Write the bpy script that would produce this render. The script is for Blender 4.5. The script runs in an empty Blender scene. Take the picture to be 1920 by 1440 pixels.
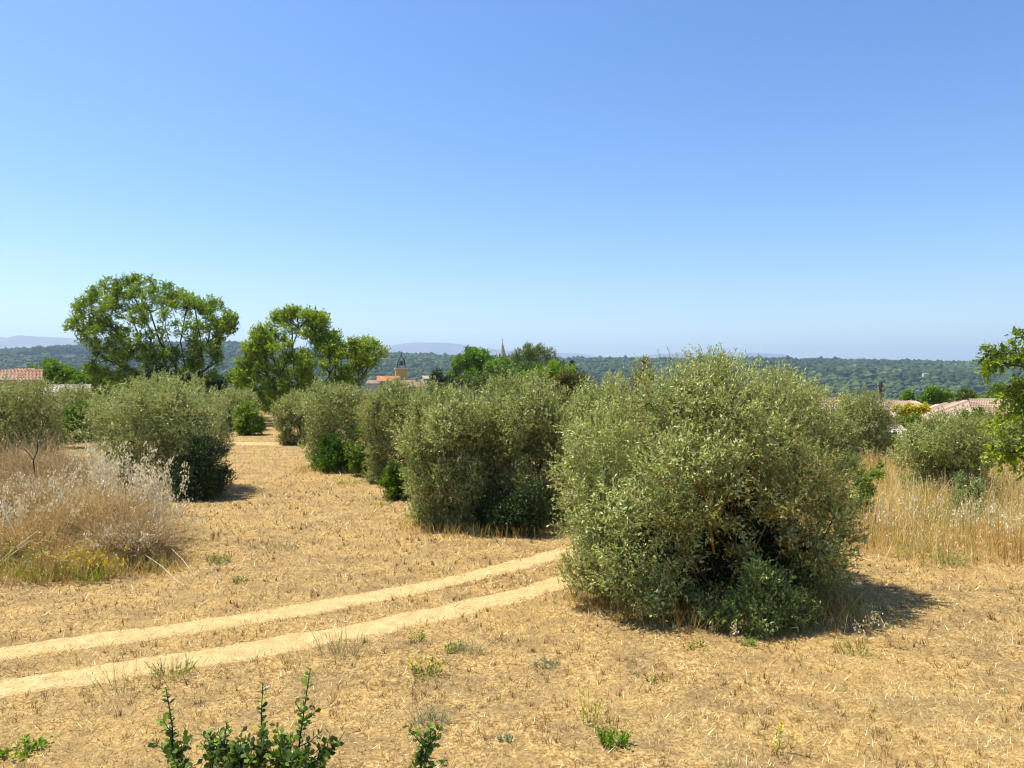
import bpy, math, random
import numpy as np
from math import radians as R, pi

# ------------------------------------------------------------------ camera, sky, sun, exposure
scene = bpy.context.scene
col = scene.collection
EYE = 3.5                    # height of the camera above the olive grove
cam = bpy.data.cameras.new('camera')
cam.sensor_width = 36.0
cam.lens = 26.0
cam.clip_start = 0.05
cam.clip_end = 60000.0
cam_o = bpy.data.objects.new('camera', cam)
cam_o.location = (0, 0, EYE)
cam_o.rotation_euler = (R(90 - 0.62), 0, 0)
col.objects.link(cam_o)
scene.camera = cam_o

SUN_EL, SUN_AZ = 65.0, 288.0        # azimuth clockwise from +Y: the sun stands to the left
world = bpy.data.worlds.new('World')
scene.world = world
world.use_nodes = True
wn, wl = world.node_tree.nodes, world.node_tree.links
wn.clear()
sky = wn.new('ShaderNodeTexSky')
sky.sky_type = 'NISHITA'
sky.sun_disc = False
sky.sun_elevation = R(SUN_EL)
sky.sun_rotation = R(SUN_AZ)
sky.altitude = 200
sky.air_density = 1.0
sky.dust_density = 0.9
sky.ozone_density = 2.2
bg = wn.new('ShaderNodeBackground')
bg.inputs[1].default_value = 0.118
wo = wn.new('ShaderNodeOutputWorld')
hs = wn.new('ShaderNodeHueSaturation'); hs.inputs['Saturation'].default_value = 1.28; hs.inputs['Hue'].default_value = .505
wl.new(sky.outputs[0], hs.inputs['Color'])
wl.new(hs.outputs[0], bg.inputs[0])
wl.new(bg.outputs[0], wo.inputs[0])

sl = bpy.data.lights.new('sun', 'SUN')
sl.energy = 5.0
sl.angle = R(0.53)
sl.color = (1.0, 0.95, 0.86)
so = bpy.data.objects.new('sun', sl)
so.rotation_euler = (R(90 - SUN_EL), 0, R(-SUN_AZ + 180))
col.objects.link(so)
so.location = (-60, 0, 90)

vs = scene.view_settings
vs.view_transform = 'Standard'
vs.look = 'None'
vs.exposure = 0.75
vs.gamma = 1.0
vs.use_curve_mapping = False
scene.cycles.max_bounces = 8
scene.cycles.diffuse_bounces = 2
scene.cycles.glossy_bounces = 2
scene.cycles.transmission_bounces = 4
scene.cycles.volume_bounces = 0
scene.cycles.use_denoising = True
scene.cycles.pixel_filter_type = 'BLACKMAN_HARRIS'
scene.cycles.filter_width = 1.15

rng = np.random.default_rng(7)
random.seed(7)

# ------------------------------------------------------------------ helpers
FOC = 1386.0
def across(px, d): return (px - 960.0) / FOC * d          # survey: bearing to metres east at distance d
def up(py, d): return EYE - (py - 705.0) / FOC * d
def dist(py): return EYE * FOC / (py - 705.0)

def ss(a, b, x):
    t = np.clip((x - a) / (b - a), 0, 1)
    return t * t * (3 - 2 * t)

def vnoise(x, y, seed=0):
    x = np.asarray(x, float); y = np.asarray(y, float)
    xi = np.floor(x).astype(np.int64); yi = np.floor(y).astype(np.int64)
    fx = x - xi; fy = y - yi
    fx = fx * fx * (3 - 2 * fx); fy = fy * fy * (3 - 2 * fy)
    def h(a, b):
        n = (a * 374761393 + b * 668265263 + seed * 1442695041) & 0x7fffffff
        n = ((n ^ (n >> 13)) * 1274126177) & 0x7fffffff
        n = n ^ (n >> 16)
        return (n & 0xffff) / 65535.0
    return (h(xi, yi) * (1 - fx) + h(xi + 1, yi) * fx) * (1 - fy) + (h(xi, yi + 1) * (1 - fx) + h(xi + 1, yi + 1) * fx) * fy

def fbm(x, y, seed=0, o=4):
    s = 0; a = .5
    for i in range(o):
        s = s + a * vnoise(x * 2 ** i, y * 2 ** i, seed + i); a *= .5
    return s

def H(x, y):
    """height of the ground"""
    x = np.asarray(x, float); y = np.asarray(y, float)
    h = -3.0 * ss(7, 17, x) * ss(26, 46, y)
    h = h - 10 * ss(64, 260, y) - 20 * ss(280, 900, y)
    h = h + 0.95 * np.exp(-((x + 10.2) / 2.5) ** 2 - ((y - 16.2) / 2.1) ** 2)
    h = h + 0.06 * (fbm(x / 3.0, y / 3.0, 3, 1) - .25) * ss(1.5, 3, np.hypot(x, y))
    return h
def Hs(x, y): return float(H(np.array([x]), np.array([y]))[0])

def tag(o, label=None, cat=None, group=None, kind=None):
    if label: o['label'] = label
    if cat: o['category'] = cat
    if group: o['group'] = group
    if kind: o['kind'] = kind
    return o

def empty(name, loc, label=None, cat=None, group=None, rz=0.0):
    o = bpy.data.objects.new(name, None)
    o.empty_display_size = 0.2
    o.location = loc
    o.rotation_euler = (0, 0, rz)
    col.objects.link(o)
    return tag(o, label, cat, group)

class MB:
    """collects vertices and faces, links them as one mesh object"""
    def __init__(s):
        s.v = []; s.f = []; s.n = 0
    def add(s, v, f, tint=0.5, mat=0):
        v = np.asarray(v, np.float32).reshape(-1, 3)
        f = np.asarray(f, np.int64)
        if len(f) == 0: return
        t = np.broadcast_to(np.asarray(tint, np.float32), (len(f),))
        s.v.append(v); s.f.append((f + s.n, t, mat)); s.n += len(v)
    def box(s, c, d, tint=.5, mat=0, rz=0.0, taper=1.0):
        x, y, z = np.array(d) / 2.0
        k = taper
        p = np.array([[-x, -y, -z], [x, -y, -z], [x, y, -z], [-x, y, -z], [-x * k, -y * k, z], [x * k, -y * k, z], [x * k, y * k, z], [-x * k, y * k, z]])
        if rz:
            ca, sa = math.cos(rz), math.sin(rz)
            p = p @ np.array([[ca, sa, 0], [-sa, ca, 0], [0, 0, 1]])
        s.add(p + np.array(c), [[0, 3, 2, 1], [4, 5, 6, 7], [0, 1, 5, 4], [1, 2, 6, 5], [2, 3, 7, 6], [3, 0, 4, 7]], tint, mat)
    def tubes(s, A, B, ra, rb, sides=5, tint=.5, mat=0):
        A = np.atleast_2d(A).astype(float); B = np.atleast_2d(B).astype(float)
        n = len(A); ra = np.broadcast_to(ra, n); rb = np.broadcast_to(rb, n)
        d = B - A; L = np.linalg.norm(d, axis=1, keepdims=True) + 1e-9; d = d / L
        ref = np.where(np.abs(d[:, 2:3]) < .9, np.array([[0, 0, 1.]]), np.array([[1., 0, 0]]))
        u = np.cross(d, ref); u /= np.linalg.norm(u, axis=1, keepdims=True); w = np.cross(d, u)
        a = np.arange(sides) / sides * 2 * pi
        ring = u[:, None] * np.cos(a)[None, :, None] + w[:, None] * np.sin(a)[None, :, None]
        B2 = B + d * (np.asarray(rb)[:, None] * .4)
        v = np.concatenate([A[:, None] + ring * ra[:, None, None], B2[:, None] + ring * rb[:, None, None]], 1)
        i = np.arange(sides); j = (i + 1) % sides
        f = np.stack([i, i + sides, j + sides, j], 1)[None] + (np.arange(n) * 2 * sides)[:, None, None]
        t = np.repeat(np.broadcast_to(np.asarray(tint, float), n), sides)
        s.add(v, f.reshape(-1, 4), t, mat)
    def ribbons(s, A, B, wa, wb, tint=.5, mat=0):
        d = unit(B - A); u = unit(np.cross(d, rng.normal(size=A.shape)))
        wa = np.broadcast_to(wa, len(A))[:, None] / 2; wb = np.broadcast_to(wb, len(A))[:, None] / 2
        s.add(np.stack([A - u * wa, A + u * wa, B + u * wb, B - u * wb], 1), np.arange(len(A) * 4).reshape(-1, 4), tint, mat)
    def path(s, pts, r0, r1, sides=5, tint=.5, mat=0):
        pts = np.asarray(pts, float); n = len(pts)
        rr = np.linspace(r0, r1, n)
        s.tubes(pts[:-1], pts[1:], rr[:-1], rr[1:], sides, tint, mat)
    def build(s, name, mats, parent=None, loc=(0, 0, 0), smooth=False):
        me = bpy.data.meshes.new(name)
        V = np.concatenate(s.v) if s.v else np.zeros((0, 3), np.float32)
        sizes = np.concatenate([np.full(len(f), f.shape[1]) for f, t, m in s.f])
        idx = np.concatenate([f.reshape(-1) for f, t, m in s.f])
        tint = np.concatenate([t for f, t, m in s.f])
        mi = np.concatenate([np.full(len(f), m) for f, t, m in s.f])
        me.vertices.add(len(V)); me.vertices.foreach_set('co', V.reshape(-1))
        me.loops.add(len(idx)); me.loops.foreach_set('vertex_index', idx.astype(np.int32))
        me.polygons.add(len(sizes))
        st = np.concatenate([[0], np.cumsum(sizes)[:-1]]).astype(np.int32)
        me.polygons.foreach_set('loop_start', st)
        me.polygons.foreach_set('material_index', mi.astype(np.int32))
        me.polygons.foreach_set('use_smooth', np.full(len(sizes), smooth))
        me.update(calc_edges=True)
        at = me.attributes.new('tint', 'FLOAT', 'FACE')
        at.data.foreach_set('value', tint.astype(np.float32))
        for m in (mats if isinstance(mats, (list, tuple)) else [mats]): me.materials.append(m)
        o = bpy.data.objects.new(name, me)
        col.objects.link(o)
        o.location = loc
        if parent: o.parent = parent
        return o

def unit(v): return v / (np.linalg.norm(v, axis=-1, keepdims=True) + 1e-9)
def rand_dirs(n): return unit(rng.normal(size=(n, 3)))

def leaves(mb, P, D, N, L, W, tint, mat=0, wide=.45, tri=False):
    """one folded diamond for each leaf"""
    S = unit(np.cross(D, N)); Nn = np.cross(S, D)
    L = np.broadcast_to(L, len(P))[:, None]; W = np.broadcast_to(W, len(P))[:, None]
    if tri:
        q = P + D * L * .25
        mb.add(np.stack([q + S * W / 2, P + D * L, q - S * W / 2], 1), np.arange(len(P) * 3).reshape(-1, 3), tint, mat)
        return
    m = P + D * L * wide - Nn * L * .05
    v = np.stack([P, m + S * W / 2, P + D * L - Nn * L * .12, m - S * W / 2], 1)
    f = np.arange(len(P) * 4).reshape(-1, 4)
    mb.add(v, f, tint, mat)

def shoots(mb, P, D, length, nl, L, W, tint, ang=.75, mat=0, twig=None, tw=.003, droop=.0, t0=.1, jit=.16, tri=False):
    """leafy shoots: nl leaves along each"""
    n = len(P); length = np.broadcast_to(length, n)
    t = t0 + (1 - t0) * (np.arange(nl) + .5) / nl
    pos = P[:, None] + D[:, None] * (length[:, None] * t)[..., None]
    pos[..., 2] -= droop * (t ** 2)[None] * length[:, None]
    e = rng.normal(size=(n, nl, 3)); e -= (e * D[:, None]).sum(-1, keepdims=True) * D[:, None]; e = unit(e)
    a = ang + rng.normal(size=(n, nl, 1)) * .2
    ld = unit(D[:, None] * np.cos(a) + e * np.sin(a) + np.array([0, 0, -droop * .6]))
    N = unit(np.array([0, 0, 1.]) + rng.normal(size=(n, nl, 3)) * .55)
    LL = L * rng.uniform(.65, 1.15, (n, nl)); 
    tt = np.clip(np.broadcast_to(tint, n)[:, None] + rng.normal(size=(n, nl)) * jit, 0, 1)
    leaves(mb, pos.reshape(-1, 3), ld.reshape(-1, 3), N.reshape(-1, 3), LL.reshape(-1), (LL * W / L).reshape(-1), tt.reshape(-1), mat, tri=tri)
    if twig is not None:
        mb.ribbons(P, P + D * length[:, None] * .95, tw * 2.2, tw * 1.1, rng.uniform(.2, .8, n), twig)

def grow(roots, T, bf=.45, tip=.008, p=2.3):
    """branches from the root polylines to every target: short total length balanced with short ways to the ground"""
    pos = []; par = []; plen = []
    for poly in roots:
        for i, q in enumerate(poly):
            pos.append(np.array(q, float))
            par.append(-1 if i == 0 else len(pos) - 2)
            plen.append(0 if i == 0 else plen[-1] + np.linalg.norm(pos[-1] - pos[-2]))
    T = np.asarray(T, float); n = len(T)
    pos = np.array(pos); nr = len(pos)
    D = np.linalg.norm(T[:, None] - pos[None], axis=2) + bf * np.array(plen)[None]
    best = D.argmin(1); cost = D[np.arange(n), best]
    allpos = np.vstack([pos, T]); parent = np.concatenate([par, np.full(n, -1)]).astype(int)
    pl = np.concatenate([plen, np.zeros(n)])
    done = np.zeros(n, bool); order = list(range(nr))
    for _ in range(n):
        c = np.where(done, 1e9, cost); k = int(c.argmin()); done[k] = True
        q = best[k]; parent[nr + k] = q
        pl[nr + k] = pl[q] + np.linalg.norm(T[k] - allpos[q]); order.append(nr + k)
        nc = np.linalg.norm(T - T[k], axis=1) + bf * pl[nr + k]
        m = nc < cost; best[m] = nr + k; cost[m] = nc[m]
    acc = np.zeros(len(allpos))
    rad = np.zeros(len(allpos))
    for i in reversed(order):
        rad[i] = max(tip, acc[i] ** (1 / p))
        if parent[i] >= 0: acc[parent[i]] += rad[i] ** p
    e = np.array([i for i in order if parent[i] >= 0])
    return allpos, parent, rad, e, nr

# ------------------------------------------------------------------ materials
def new_mat(name):
    m = bpy.data.materials.new(name); m.use_nodes = True
    nt = m.node_tree; nt.nodes.clear()
    out = nt.nodes.new('ShaderNodeOutputMaterial')
    return m, nt, out

def ramp(nt, fac, stops):
    r = nt.nodes.new('ShaderNodeValToRGB')
    el = r.color_ramp.elements
    while len(el) < len(stops): el.new(.5)
    for e, (p, c) in zip(el, stops):
        e.position = p; e.color = (*c, 1)
    if fac is not None: nt.links.new(fac, r.inputs[0])
    return r.outputs[0]

def noise(nt, scale, detail=4, rough=.55, coords='Object', dist=0.0):
    tc = nt.nodes.new('ShaderNodeTexCoord')
    n = nt.nodes.new('ShaderNodeTexNoise')
    n.inputs['Scale'].default_value = scale; n.inputs['Detail'].default_value = detail
    n.inputs['Roughness'].default_value = rough; n.inputs['Distortion'].default_value = dist
    nt.links.new(tc.outputs[coords], n.inputs['Vector'])
    return n.outputs['Fac']

def mix(nt, fac, a, b, blend='MIX'):
    n = nt.nodes.new('ShaderNodeMix'); n.data_type = 'RGBA'; n.blend_type = blend
    if isinstance(fac, (int, float)): n.inputs[0].default_value = fac
    else: nt.links.new(fac, n.inputs[0])
    for i, c in ((6, a), (7, b)):
        if isinstance(c, tuple): n.inputs[i].default_value = (*c, 1)
        else: nt.links.new(c, n.inputs[i])
    return n.outputs[2]

def leaf_mat(name, stops, back=None, trans=.3, rough=.5, spec=.35, tcol=None):
    m, nt, out = new_mat(name)
    at = nt.nodes.new('ShaderNodeAttribute'); at.attribute_name = 'tint'
    c = ramp(nt, at.outputs['Fac'], stops)
    if back:
        ge = nt.nodes.new('ShaderNodeNewGeometry')
        c = mix(nt, ge.outputs['Backfacing'], c, mix(nt, .6, c, back))
    b = nt.nodes.new('ShaderNodeBsdfPrincipled')
    b.inputs['Roughness'].default_value = rough
    b.inputs['Specular IOR Level'].default_value = spec
    nt.links.new(c, b.inputs['Base Color'])
    t = nt.nodes.new('ShaderNodeBsdfTranslucent')
    nt.links.new(mix(nt, 1.0, c, tcol, 'MULTIPLY') if tcol else c, t.inputs['Color'])
    mx = nt.nodes.new('ShaderNodeMixShader'); mx.inputs[0].default_value = trans
    nt.links.new(b.outputs[0], mx.inputs[1]); nt.links.new(t.outputs[0], mx.inputs[2])
    nt.links.new(mx.outputs[0], out.inputs[0])
    return m

def plain(name, stops, rough=.9, scale=None, spec=.2, bump=0.0, metallic=0.0, coords='Object', detail=4):
    m, nt, out = new_mat(name)
    if scale: f = noise(nt, scale, detail, coords=coords)
    else:
        at = nt.nodes.new('ShaderNodeAttribute'); at.attribute_name = 'tint'; f = at.outputs['Fac']
    c = ramp(nt, f, stops)
    b = nt.nodes.new('ShaderNodeBsdfPrincipled')
    b.inputs['Roughness'].default_value = rough; b.inputs['Specular IOR Level'].default_value = spec
    b.inputs['Metallic'].default_value = metallic
    nt.links.new(c, b.inputs['Base Color'])
    if bump:
        bn = nt.nodes.new('ShaderNodeBump'); bn.inputs['Strength'].default_value = bump
        nt.links.new(f, bn.inputs['Height']); nt.links.new(bn.outputs[0], b.inputs['Normal'])
    nt.links.new(b.outputs[0], out.inputs[0])
    return m

M = {}
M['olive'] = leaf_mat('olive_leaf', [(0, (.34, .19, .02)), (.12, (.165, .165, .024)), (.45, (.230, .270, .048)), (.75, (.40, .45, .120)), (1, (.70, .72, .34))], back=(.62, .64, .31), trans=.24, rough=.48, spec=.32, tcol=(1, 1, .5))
M['olive_far'] = leaf_mat('olive_leaf_far', [(0, (.28, .18, .02)), (.15, (.14, .145, .026)), (.5, (.200, .238, .046)), (.8, (.325, .370, .105)), (1, (.56, .58, .26))], back=(.52, .53, .25), trans=.24, rough=.52, spec=.28, tcol=(1, 1, .5))
M['olive_twig'] = plain('olive_twig', [(0, (.10, .085, .05)), (1, (.20, .18, .10))])
M['shoot_green'] = leaf_mat('young_olive_leaf', [(0, (.09, .135, .018)), (.5, (.19, .265, .045)), (1, (.38, .46, .11))], back=(.40, .48, .16), trans=.28, rough=.4, spec=.5)
M['elm'] = leaf_mat('elm_leaf', [(0, (.065, .115, .008)), (.5, (.165, .26, .014)), (1, (.33, .43, .03))], trans=.42, tcol=(1, 1, .5))
M['bright'] = leaf_mat('bright_leaf', [(0, (.045, .10, .006)), (.5, (.125, .235, .010)), (1, (.27, .41, .02))], trans=.4, tcol=(1, 1, .5))
M['lime'] = leaf_mat('lime_leaf', [(0, (.08, .14, .008)), (.5, (.20, .29, .012)), (1, (.42, .50, .03))], trans=.42, tcol=(1, 1, .5))
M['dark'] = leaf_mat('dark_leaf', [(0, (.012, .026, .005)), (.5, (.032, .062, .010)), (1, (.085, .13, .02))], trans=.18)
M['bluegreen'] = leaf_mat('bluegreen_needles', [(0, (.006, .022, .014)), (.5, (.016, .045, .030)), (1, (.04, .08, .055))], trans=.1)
M['pine'] = leaf_mat('pine_needles', [(0, (.05, .075, .008)), (.5, (.125, .175, .014)), (1, (.23, .29, .03))], trans=.25)
M['rust'] = leaf_mat('rust_leaf', [(0, (.06, .075, .008)), (.5, (.14, .14, .016)), (1, (.26, .16, .03))], trans=.35)
M['yellow'] = leaf_mat('yellow_leaf', [(0, (.24, .25, .01)), (.5, (.50, .46, .015)), (1, (.68, .58, .03))], trans=.35)
M['weed'] = leaf_mat('weed_leaf', [(0, (.07, .12, .012)), (.5, (.18, .25, .02)), (.8, (.38, .41, .03)), (1, (.58, .54, .03))], trans=.35)
M['greygreen'] = leaf_mat('greygreen_weed', [(0, (.12, .15, .07)), (.5, (.24, .28, .13)), (1, (.42, .44, .24))], trans=.25)
M['flower'] = leaf_mat('yellow_flower', [(0, (.55, .40, .01)), (1, (.80, .58, .02))], trans=.3)
M['glossy'] = leaf_mat('glossy_shrub_leaf', [(0, (.03, .065, .008)), (.5, (.095, .17, .014)), (1, (.27, .37, .03))], back=(.16, .22, .07), trans=.28, rough=.38, spec=.3)
M['straw'] = leaf_mat('dry_straw', [(0, (.10, .050, .018)), (.2, (.25, .140, .042)), (.5, (.51, .335, .095)), (.75, (.69, .51, .180)), (.93, (.90, .76, .42)), (1, (.24, .25, .075))], trans=.2, rough=.7, spec=.2)
M['tallstraw'] = leaf_mat('tall_dry_grass', [(0, (.32, .17, .03)), (.35, (.58, .39, .10)), (.7, (.78, .59, .21)), (.92, (.90, .76, .40)), (1, (.30, .34, .06))], trans=.3, rough=.65, spec=.2)
M['oat'] = leaf_mat('wild_oat_husk', [(0, (.66, .55, .32)), (.5, (.86, .77, .54)), (1, (.95, .90, .74))], trans=.3, rough=.5)
M['tawny'] = leaf_mat('tawny_brush', [(0, (.26, .14, .035)), (.4, (.52, .34, .11)), (.75, (.74, .56, .25)), (1, (.90, .80, .56))], trans=.25, rough=.8, spec=.1)
M['mauve'] = leaf_mat('dead_brush', [(0, (.20, .12, .042)), (.4, (.42, .29, .125)), (.75, (.65, .50, .25)), (1, (.90, .81, .56))], trans=.25, rough=.8, spec=.1)
M['bark'] = plain('olive_bark', [(0, (.045, .032, .022)), (.5, (.10, .075, .055)), (1, (.19, .15, .11))])
M['lichen'] = plain('lichen_bark', [(0, (.06, .045, .03)), (.5, (.15, .09, .03)), (.8, (.36, .18, .02)), (1, (.55, .28, .02))])
M['darkbark'] = plain('dark_bark', [(0, (.025, .018, .012)), (.5, (.055, .042, .030)), (1, (.10, .08, .06))])
M['tile'] = plain('roof_tile', [(0, (.22, .10, .065)), (.35, (.38, .20, .13)), (.7, (.50, .32, .22)), (1, (.58, .45, .34))], rough=.9)
M['tile_pink'] = plain('pale_roof_tile', [(0, (.24, .16, .11)), (.5, (.40, .285, .20)), (1, (.50, .385, .28))], rough=.9)
M['tile_orange'] = plain('orange_roof_tile', [(0, (.40, .17, .08)), (.5, (.52, .24, .11)), (1, (.60, .34, .18))], rough=.9)
M['tile_grey'] = plain('weathered_roof_tile', [(0, (.30, .25, .20)), (.5, (.46, .40, .32)), (1, (.60, .54, .44))], rough=.9)
M['render_wall'] = plain('rendered_wall', [(.3, (.50, .38, .26)), (.7, (.60, .47, .34))], scale=1.5, rough=.95)
M['stone_wall'] = plain('stone_wall', [(.3, (.34, .28, .21)), (.7, (.48, .41, .32))], scale=3, rough=.95, bump=.3)
M['ochre'] = plain('ochre_render', [(.3, (.54, .32, .075)), (.7, (.62, .38, .10))], scale=.8, rough=.95)
M['trim'] = plain('pale_cornice', [(.3, (.52, .45, .33)), (.7, (.62, .55, .42))], scale=2, rough=.9)
M['spire'] = plain('spire_stone', [(.3, (.34, .30, .26)), (.7, (.50, .45, .39))], scale=1.2, rough=.95)
M['iron'] = plain('wrought_iron', [(.3, (.012, .014, .018)), (.7, (.03, .034, .04))], scale=4, rough=.6, metallic=.4)
M['wood'] = plain('weathered_wood', [(.3, (.06, .045, .035)), (.7, (.13, .10, .08))], scale=6, rough=.9)
M['zinc'] = plain('grey_zinc', [(.3, (.26, .27, .28)), (.7, (.38, .39, .40))], scale=5, rough=.45, metallic=.6)
M['darkwall'] = plain('dark_timber', [(.3, (.03, .026, .022)), (.7, (.06, .05, .042))], scale=4, rough=.9)
M['glass'] = plain('window_glass', [(.3, (.02, .025, .03)), (.7, (.04, .05, .06))], scale=2, rough=.1, spec=.8)
M['shutter'] = plain('shutter_paint', [(.3, (.20, .23, .20)), (.7, (.28, .31, .27))], scale=3, rough=.7)
M['pebble'] = plain('pebble', [(0, (.46, .36, .24)), (.5, (.60, .50, .36)), (1, (.82, .78, .70))], rough=.9)

# dry ground
m, nt, out = new_mat('dry_ground')
n1 = noise(nt, .35, 5, .6); n2 = noise(nt, 9.0, 6, .7); n3 = noise(nt, 26.0, 5, .7); n4 = noise(nt, 1.6, 4, .6)
c1 = ramp(nt, n2, [(.34, (.10, .055, .022)), (.46, (.26, .160, .055)), (.58, (.45, .295, .095)), (.72, (.63, .465, .19))])
c2 = ramp(nt, n3, [(.36, (.085, .050, .022)), (.50, (.36, .230, .082)), (.62, (.72, .555, .26))])
c = mix(nt, .45, c1, c2)
pm = ramp(nt, n4, [(.42, (0, 0, 0)), (.62, (1, 1, 1))])
c = mix(nt, mix(nt, .0, mix(nt, .85, (0., 0., 0.), pm), (0., 0., 0.)), c, mix(nt, .7, c, (.17, .115, .058)))
pm2 = ramp(nt, n1, [(.45, (0, 0, 0)), (.65, (.55, .55, .55))])
c = mix(nt, pm2, c, mix(nt, .6, c, (.46, .30, .10)))
b = nt.nodes.new('ShaderNodeBsdfPrincipled'); b.inputs['Roughness'].default_value = .95; b.inputs['Specular IOR Level'].default_value = .1
nt.links.new(c, b.inputs['Base Color'])
bn = nt.nodes.new('ShaderNodeBump'); bn.inputs['Strength'].default_value = .7; bn.inputs['Distance'].default_value = .03
nt.links.new(n3, bn.inputs['Height']); nt.links.new(bn.outputs[0], b.inputs['Normal'])
nt.links.new(b.outputs[0], out.inputs[0])
M['ground'] = m
# valley floor beyond the grove
M['valley'] = plain('valley_floor', [(.35, (.05, .085, .025)), (.5, (.10, .12, .04)), (.6, (.36, .28, .14)), (.7, (.09, .12, .035))], scale=.012)
# sandy track
m, nt, out = new_mat('sandy_track')
n2 = noise(nt, 5.0, 6, .65); n3 = noise(nt, 45.0, 4, .6)
c = mix(nt, .5, ramp(nt, n2, [(.32, (.30, .18, .062)), (.52, (.50, .35, .14)), (.72, (.64, .49, .25))]),
        ramp(nt, n3, [(.36, (.16, .09, .035)), (.47, (.46, .32, .13)), (.68, (.68, .54, .30))]))
at = nt.nodes.new('ShaderNodeAttribute'); at.attribute_name = 'edge'
ma = nt.nodes.new('ShaderNodeMath'); ma.operation = 'MULTIPLY_ADD'; ma.inputs[1].default_value = 1.6
n5 = noise(nt, 7.0, 6, .7); nt.links.new(n5, ma.inputs[0]); nt.links.new(at.outputs['Fac'], ma.inputs[2])
mr = nt.nodes.new('ShaderNodeMapRange'); mr.inputs['From Min'].default_value = 1.2; mr.inputs['From Max'].default_value = 1.75
nt.links.new(ma.outputs[0], mr.inputs['Value'])
c = mix(nt, mr.outputs[0], c, ramp(nt, n3, [(.36, (.24, .14, .055)), (.52, (.44, .29, .11)), (.68, (.60, .44, .21))]))
b = nt.nodes.new('ShaderNodeBsdfPrincipled'); b.inputs['Roughness'].default_value = .95; b.inputs['Specular IOR Level'].default_value = .1
nt.links.new(c, b.inputs['Base Color'])
bn = nt.nodes.new('ShaderNodeBump'); bn.inputs['Strength'].default_value = .6; bn.inputs['Distance'].default_value = .03
nt.links.new(n3, bn.inputs['Height']); nt.links.new(bn.outputs[0], b.inputs['Normal'])
nt.links.new(b.outputs[0], out.inputs[0])
M['sand'] = m
M['hill'] = plain('hill_scrub', [(.3, (.030, .045, .016)), (.55, (.05, .07, .022)), (.72, (.10, .10, .04))], scale=.02)
M['forest'] = leaf_mat('forest_crown', [(0, (.018, .034, .010)), (.5, (.042, .070, .018)), (.85, (.078, .112, .028)), (1, (.14, .15, .05))], trans=.05, rough=.9, spec=.05)
M['mountain'] = plain('mountain_rock', [(.3, (.10, .12, .09)), (.7, (.22, .21, .18))], scale=.002)
M['field'] = plain('tan_field', [(.3, (.40, .30, .14)), (.7, (.56, .44, .22))], scale=.05)

# ------------------------------------------------------------------ terrain
def axis(lo, hi, fine_lo, fine_hi, step, g=1.16):
    a = list(np.arange(fine_lo, fine_hi + 1e-6, step))
    s = step
    while a[-1] < hi: s *= g; a.append(a[-1] + s)
    s = step
    while a[0] > lo: s *= g; a.insert(0, a[0] - s)
    return np.array(a)

def sheet(X, Y, Z):
    """grid mesh out of 2-D arrays"""
    ny, nx = X.shape
    v = np.stack([X, Y, Z], -1).reshape(-1, 3)
    i = np.arange((ny - 1) * nx).reshape(ny - 1, nx)[:, :-1].reshape(-1)
    f = np.stack([i, i + 1, i + 1 + nx, i + nx], 1)
    return v, f

xs = axis(-9000, 9000, -20, 20, .36); ys = axis(-300, 12000, -2, 32, .36)
X, Y = np.meshgrid(xs, ys)
v, f = sheet(X, Y, H(X, Y))
mb = MB(); mb.add(v, f, .5, 0)
far = (v[f].mean(1)[:, 1] > 120)
mb.f = [(f[~far], np.full((~far).sum(), .5), 0), (f[far], np.full(far.sum(), .5), 1)]
tag(mb.build('ground', [M['ground'], M['valley']], smooth=True), kind='structure')

def resample(pts, n):
    pts = np.asarray(pts, float)
    t = np.linspace(0, len(pts) - 1, n); out = []
    for u in t:                                            # Catmull-Rom
        i = min(int(u), len(pts) - 2); k = u - i
        p0, p1, p2, p3 = pts[max(i - 1, 0)], pts[i], pts[i + 1], pts[min(i + 2, len(pts) - 1)]
        out.append(.5 * ((2 * p1) + (-p0 + p2) * k + (2 * p0 - 5 * p1 + 4 * p2 - p3) * k * k + (-p0 + 3 * p1 - 3 * p2 + p3) * k ** 3))
    return np.array(out)

def G(px, py):                                             # a point of the flat grove from its bearing and dip
    d = dist(py); return (across(px, d), d)

RUTS = []
def rut(line, width, seed, n=260, m=11, z=.010):
    c = resample(line, n); t = np.gradient(c, axis=0); t /= np.linalg.norm(t, axis=1, keepdims=True)
    nrm = np.stack([-t[:, 1], t[:, 0]], 1)
    s = np.concatenate([[0], np.cumsum(np.linalg.norm(np.diff(c, axis=0), axis=1))])
    wl = width * (.42 + .55 * fbm(s * 1.8, s * 0 + 1, seed, 4)); wr = width * (.42 + .55 * fbm(s * 1.8, s * 0 + 7, seed + 9, 4))
    k = np.linspace(-1, 1, m)
    off = np.where(k[None] < 0, k[None] * wl[:, None], k[None] * wr[:, None])
    P = c[:, None] + nrm[:, None] * off[..., None]
    mb = MB(); v, f = sheet(P[..., 0], P[..., 1], H(P[..., 0], P[..., 1]) + z * (1 - 3.2 * np.abs(k)[None] ** 6))
    mb.add(v, f)
    RUTS.append((c, width))
    o = mb.build('path', M['sand'], smooth=True)
    at = o.data.attributes.new('edge', 'FLOAT', 'POINT')
    at.data.foreach_set('value', np.tile(np.abs(k) ** 2.2, n).astype(np.float32))
    return tag(o, kind='structure')

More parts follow.
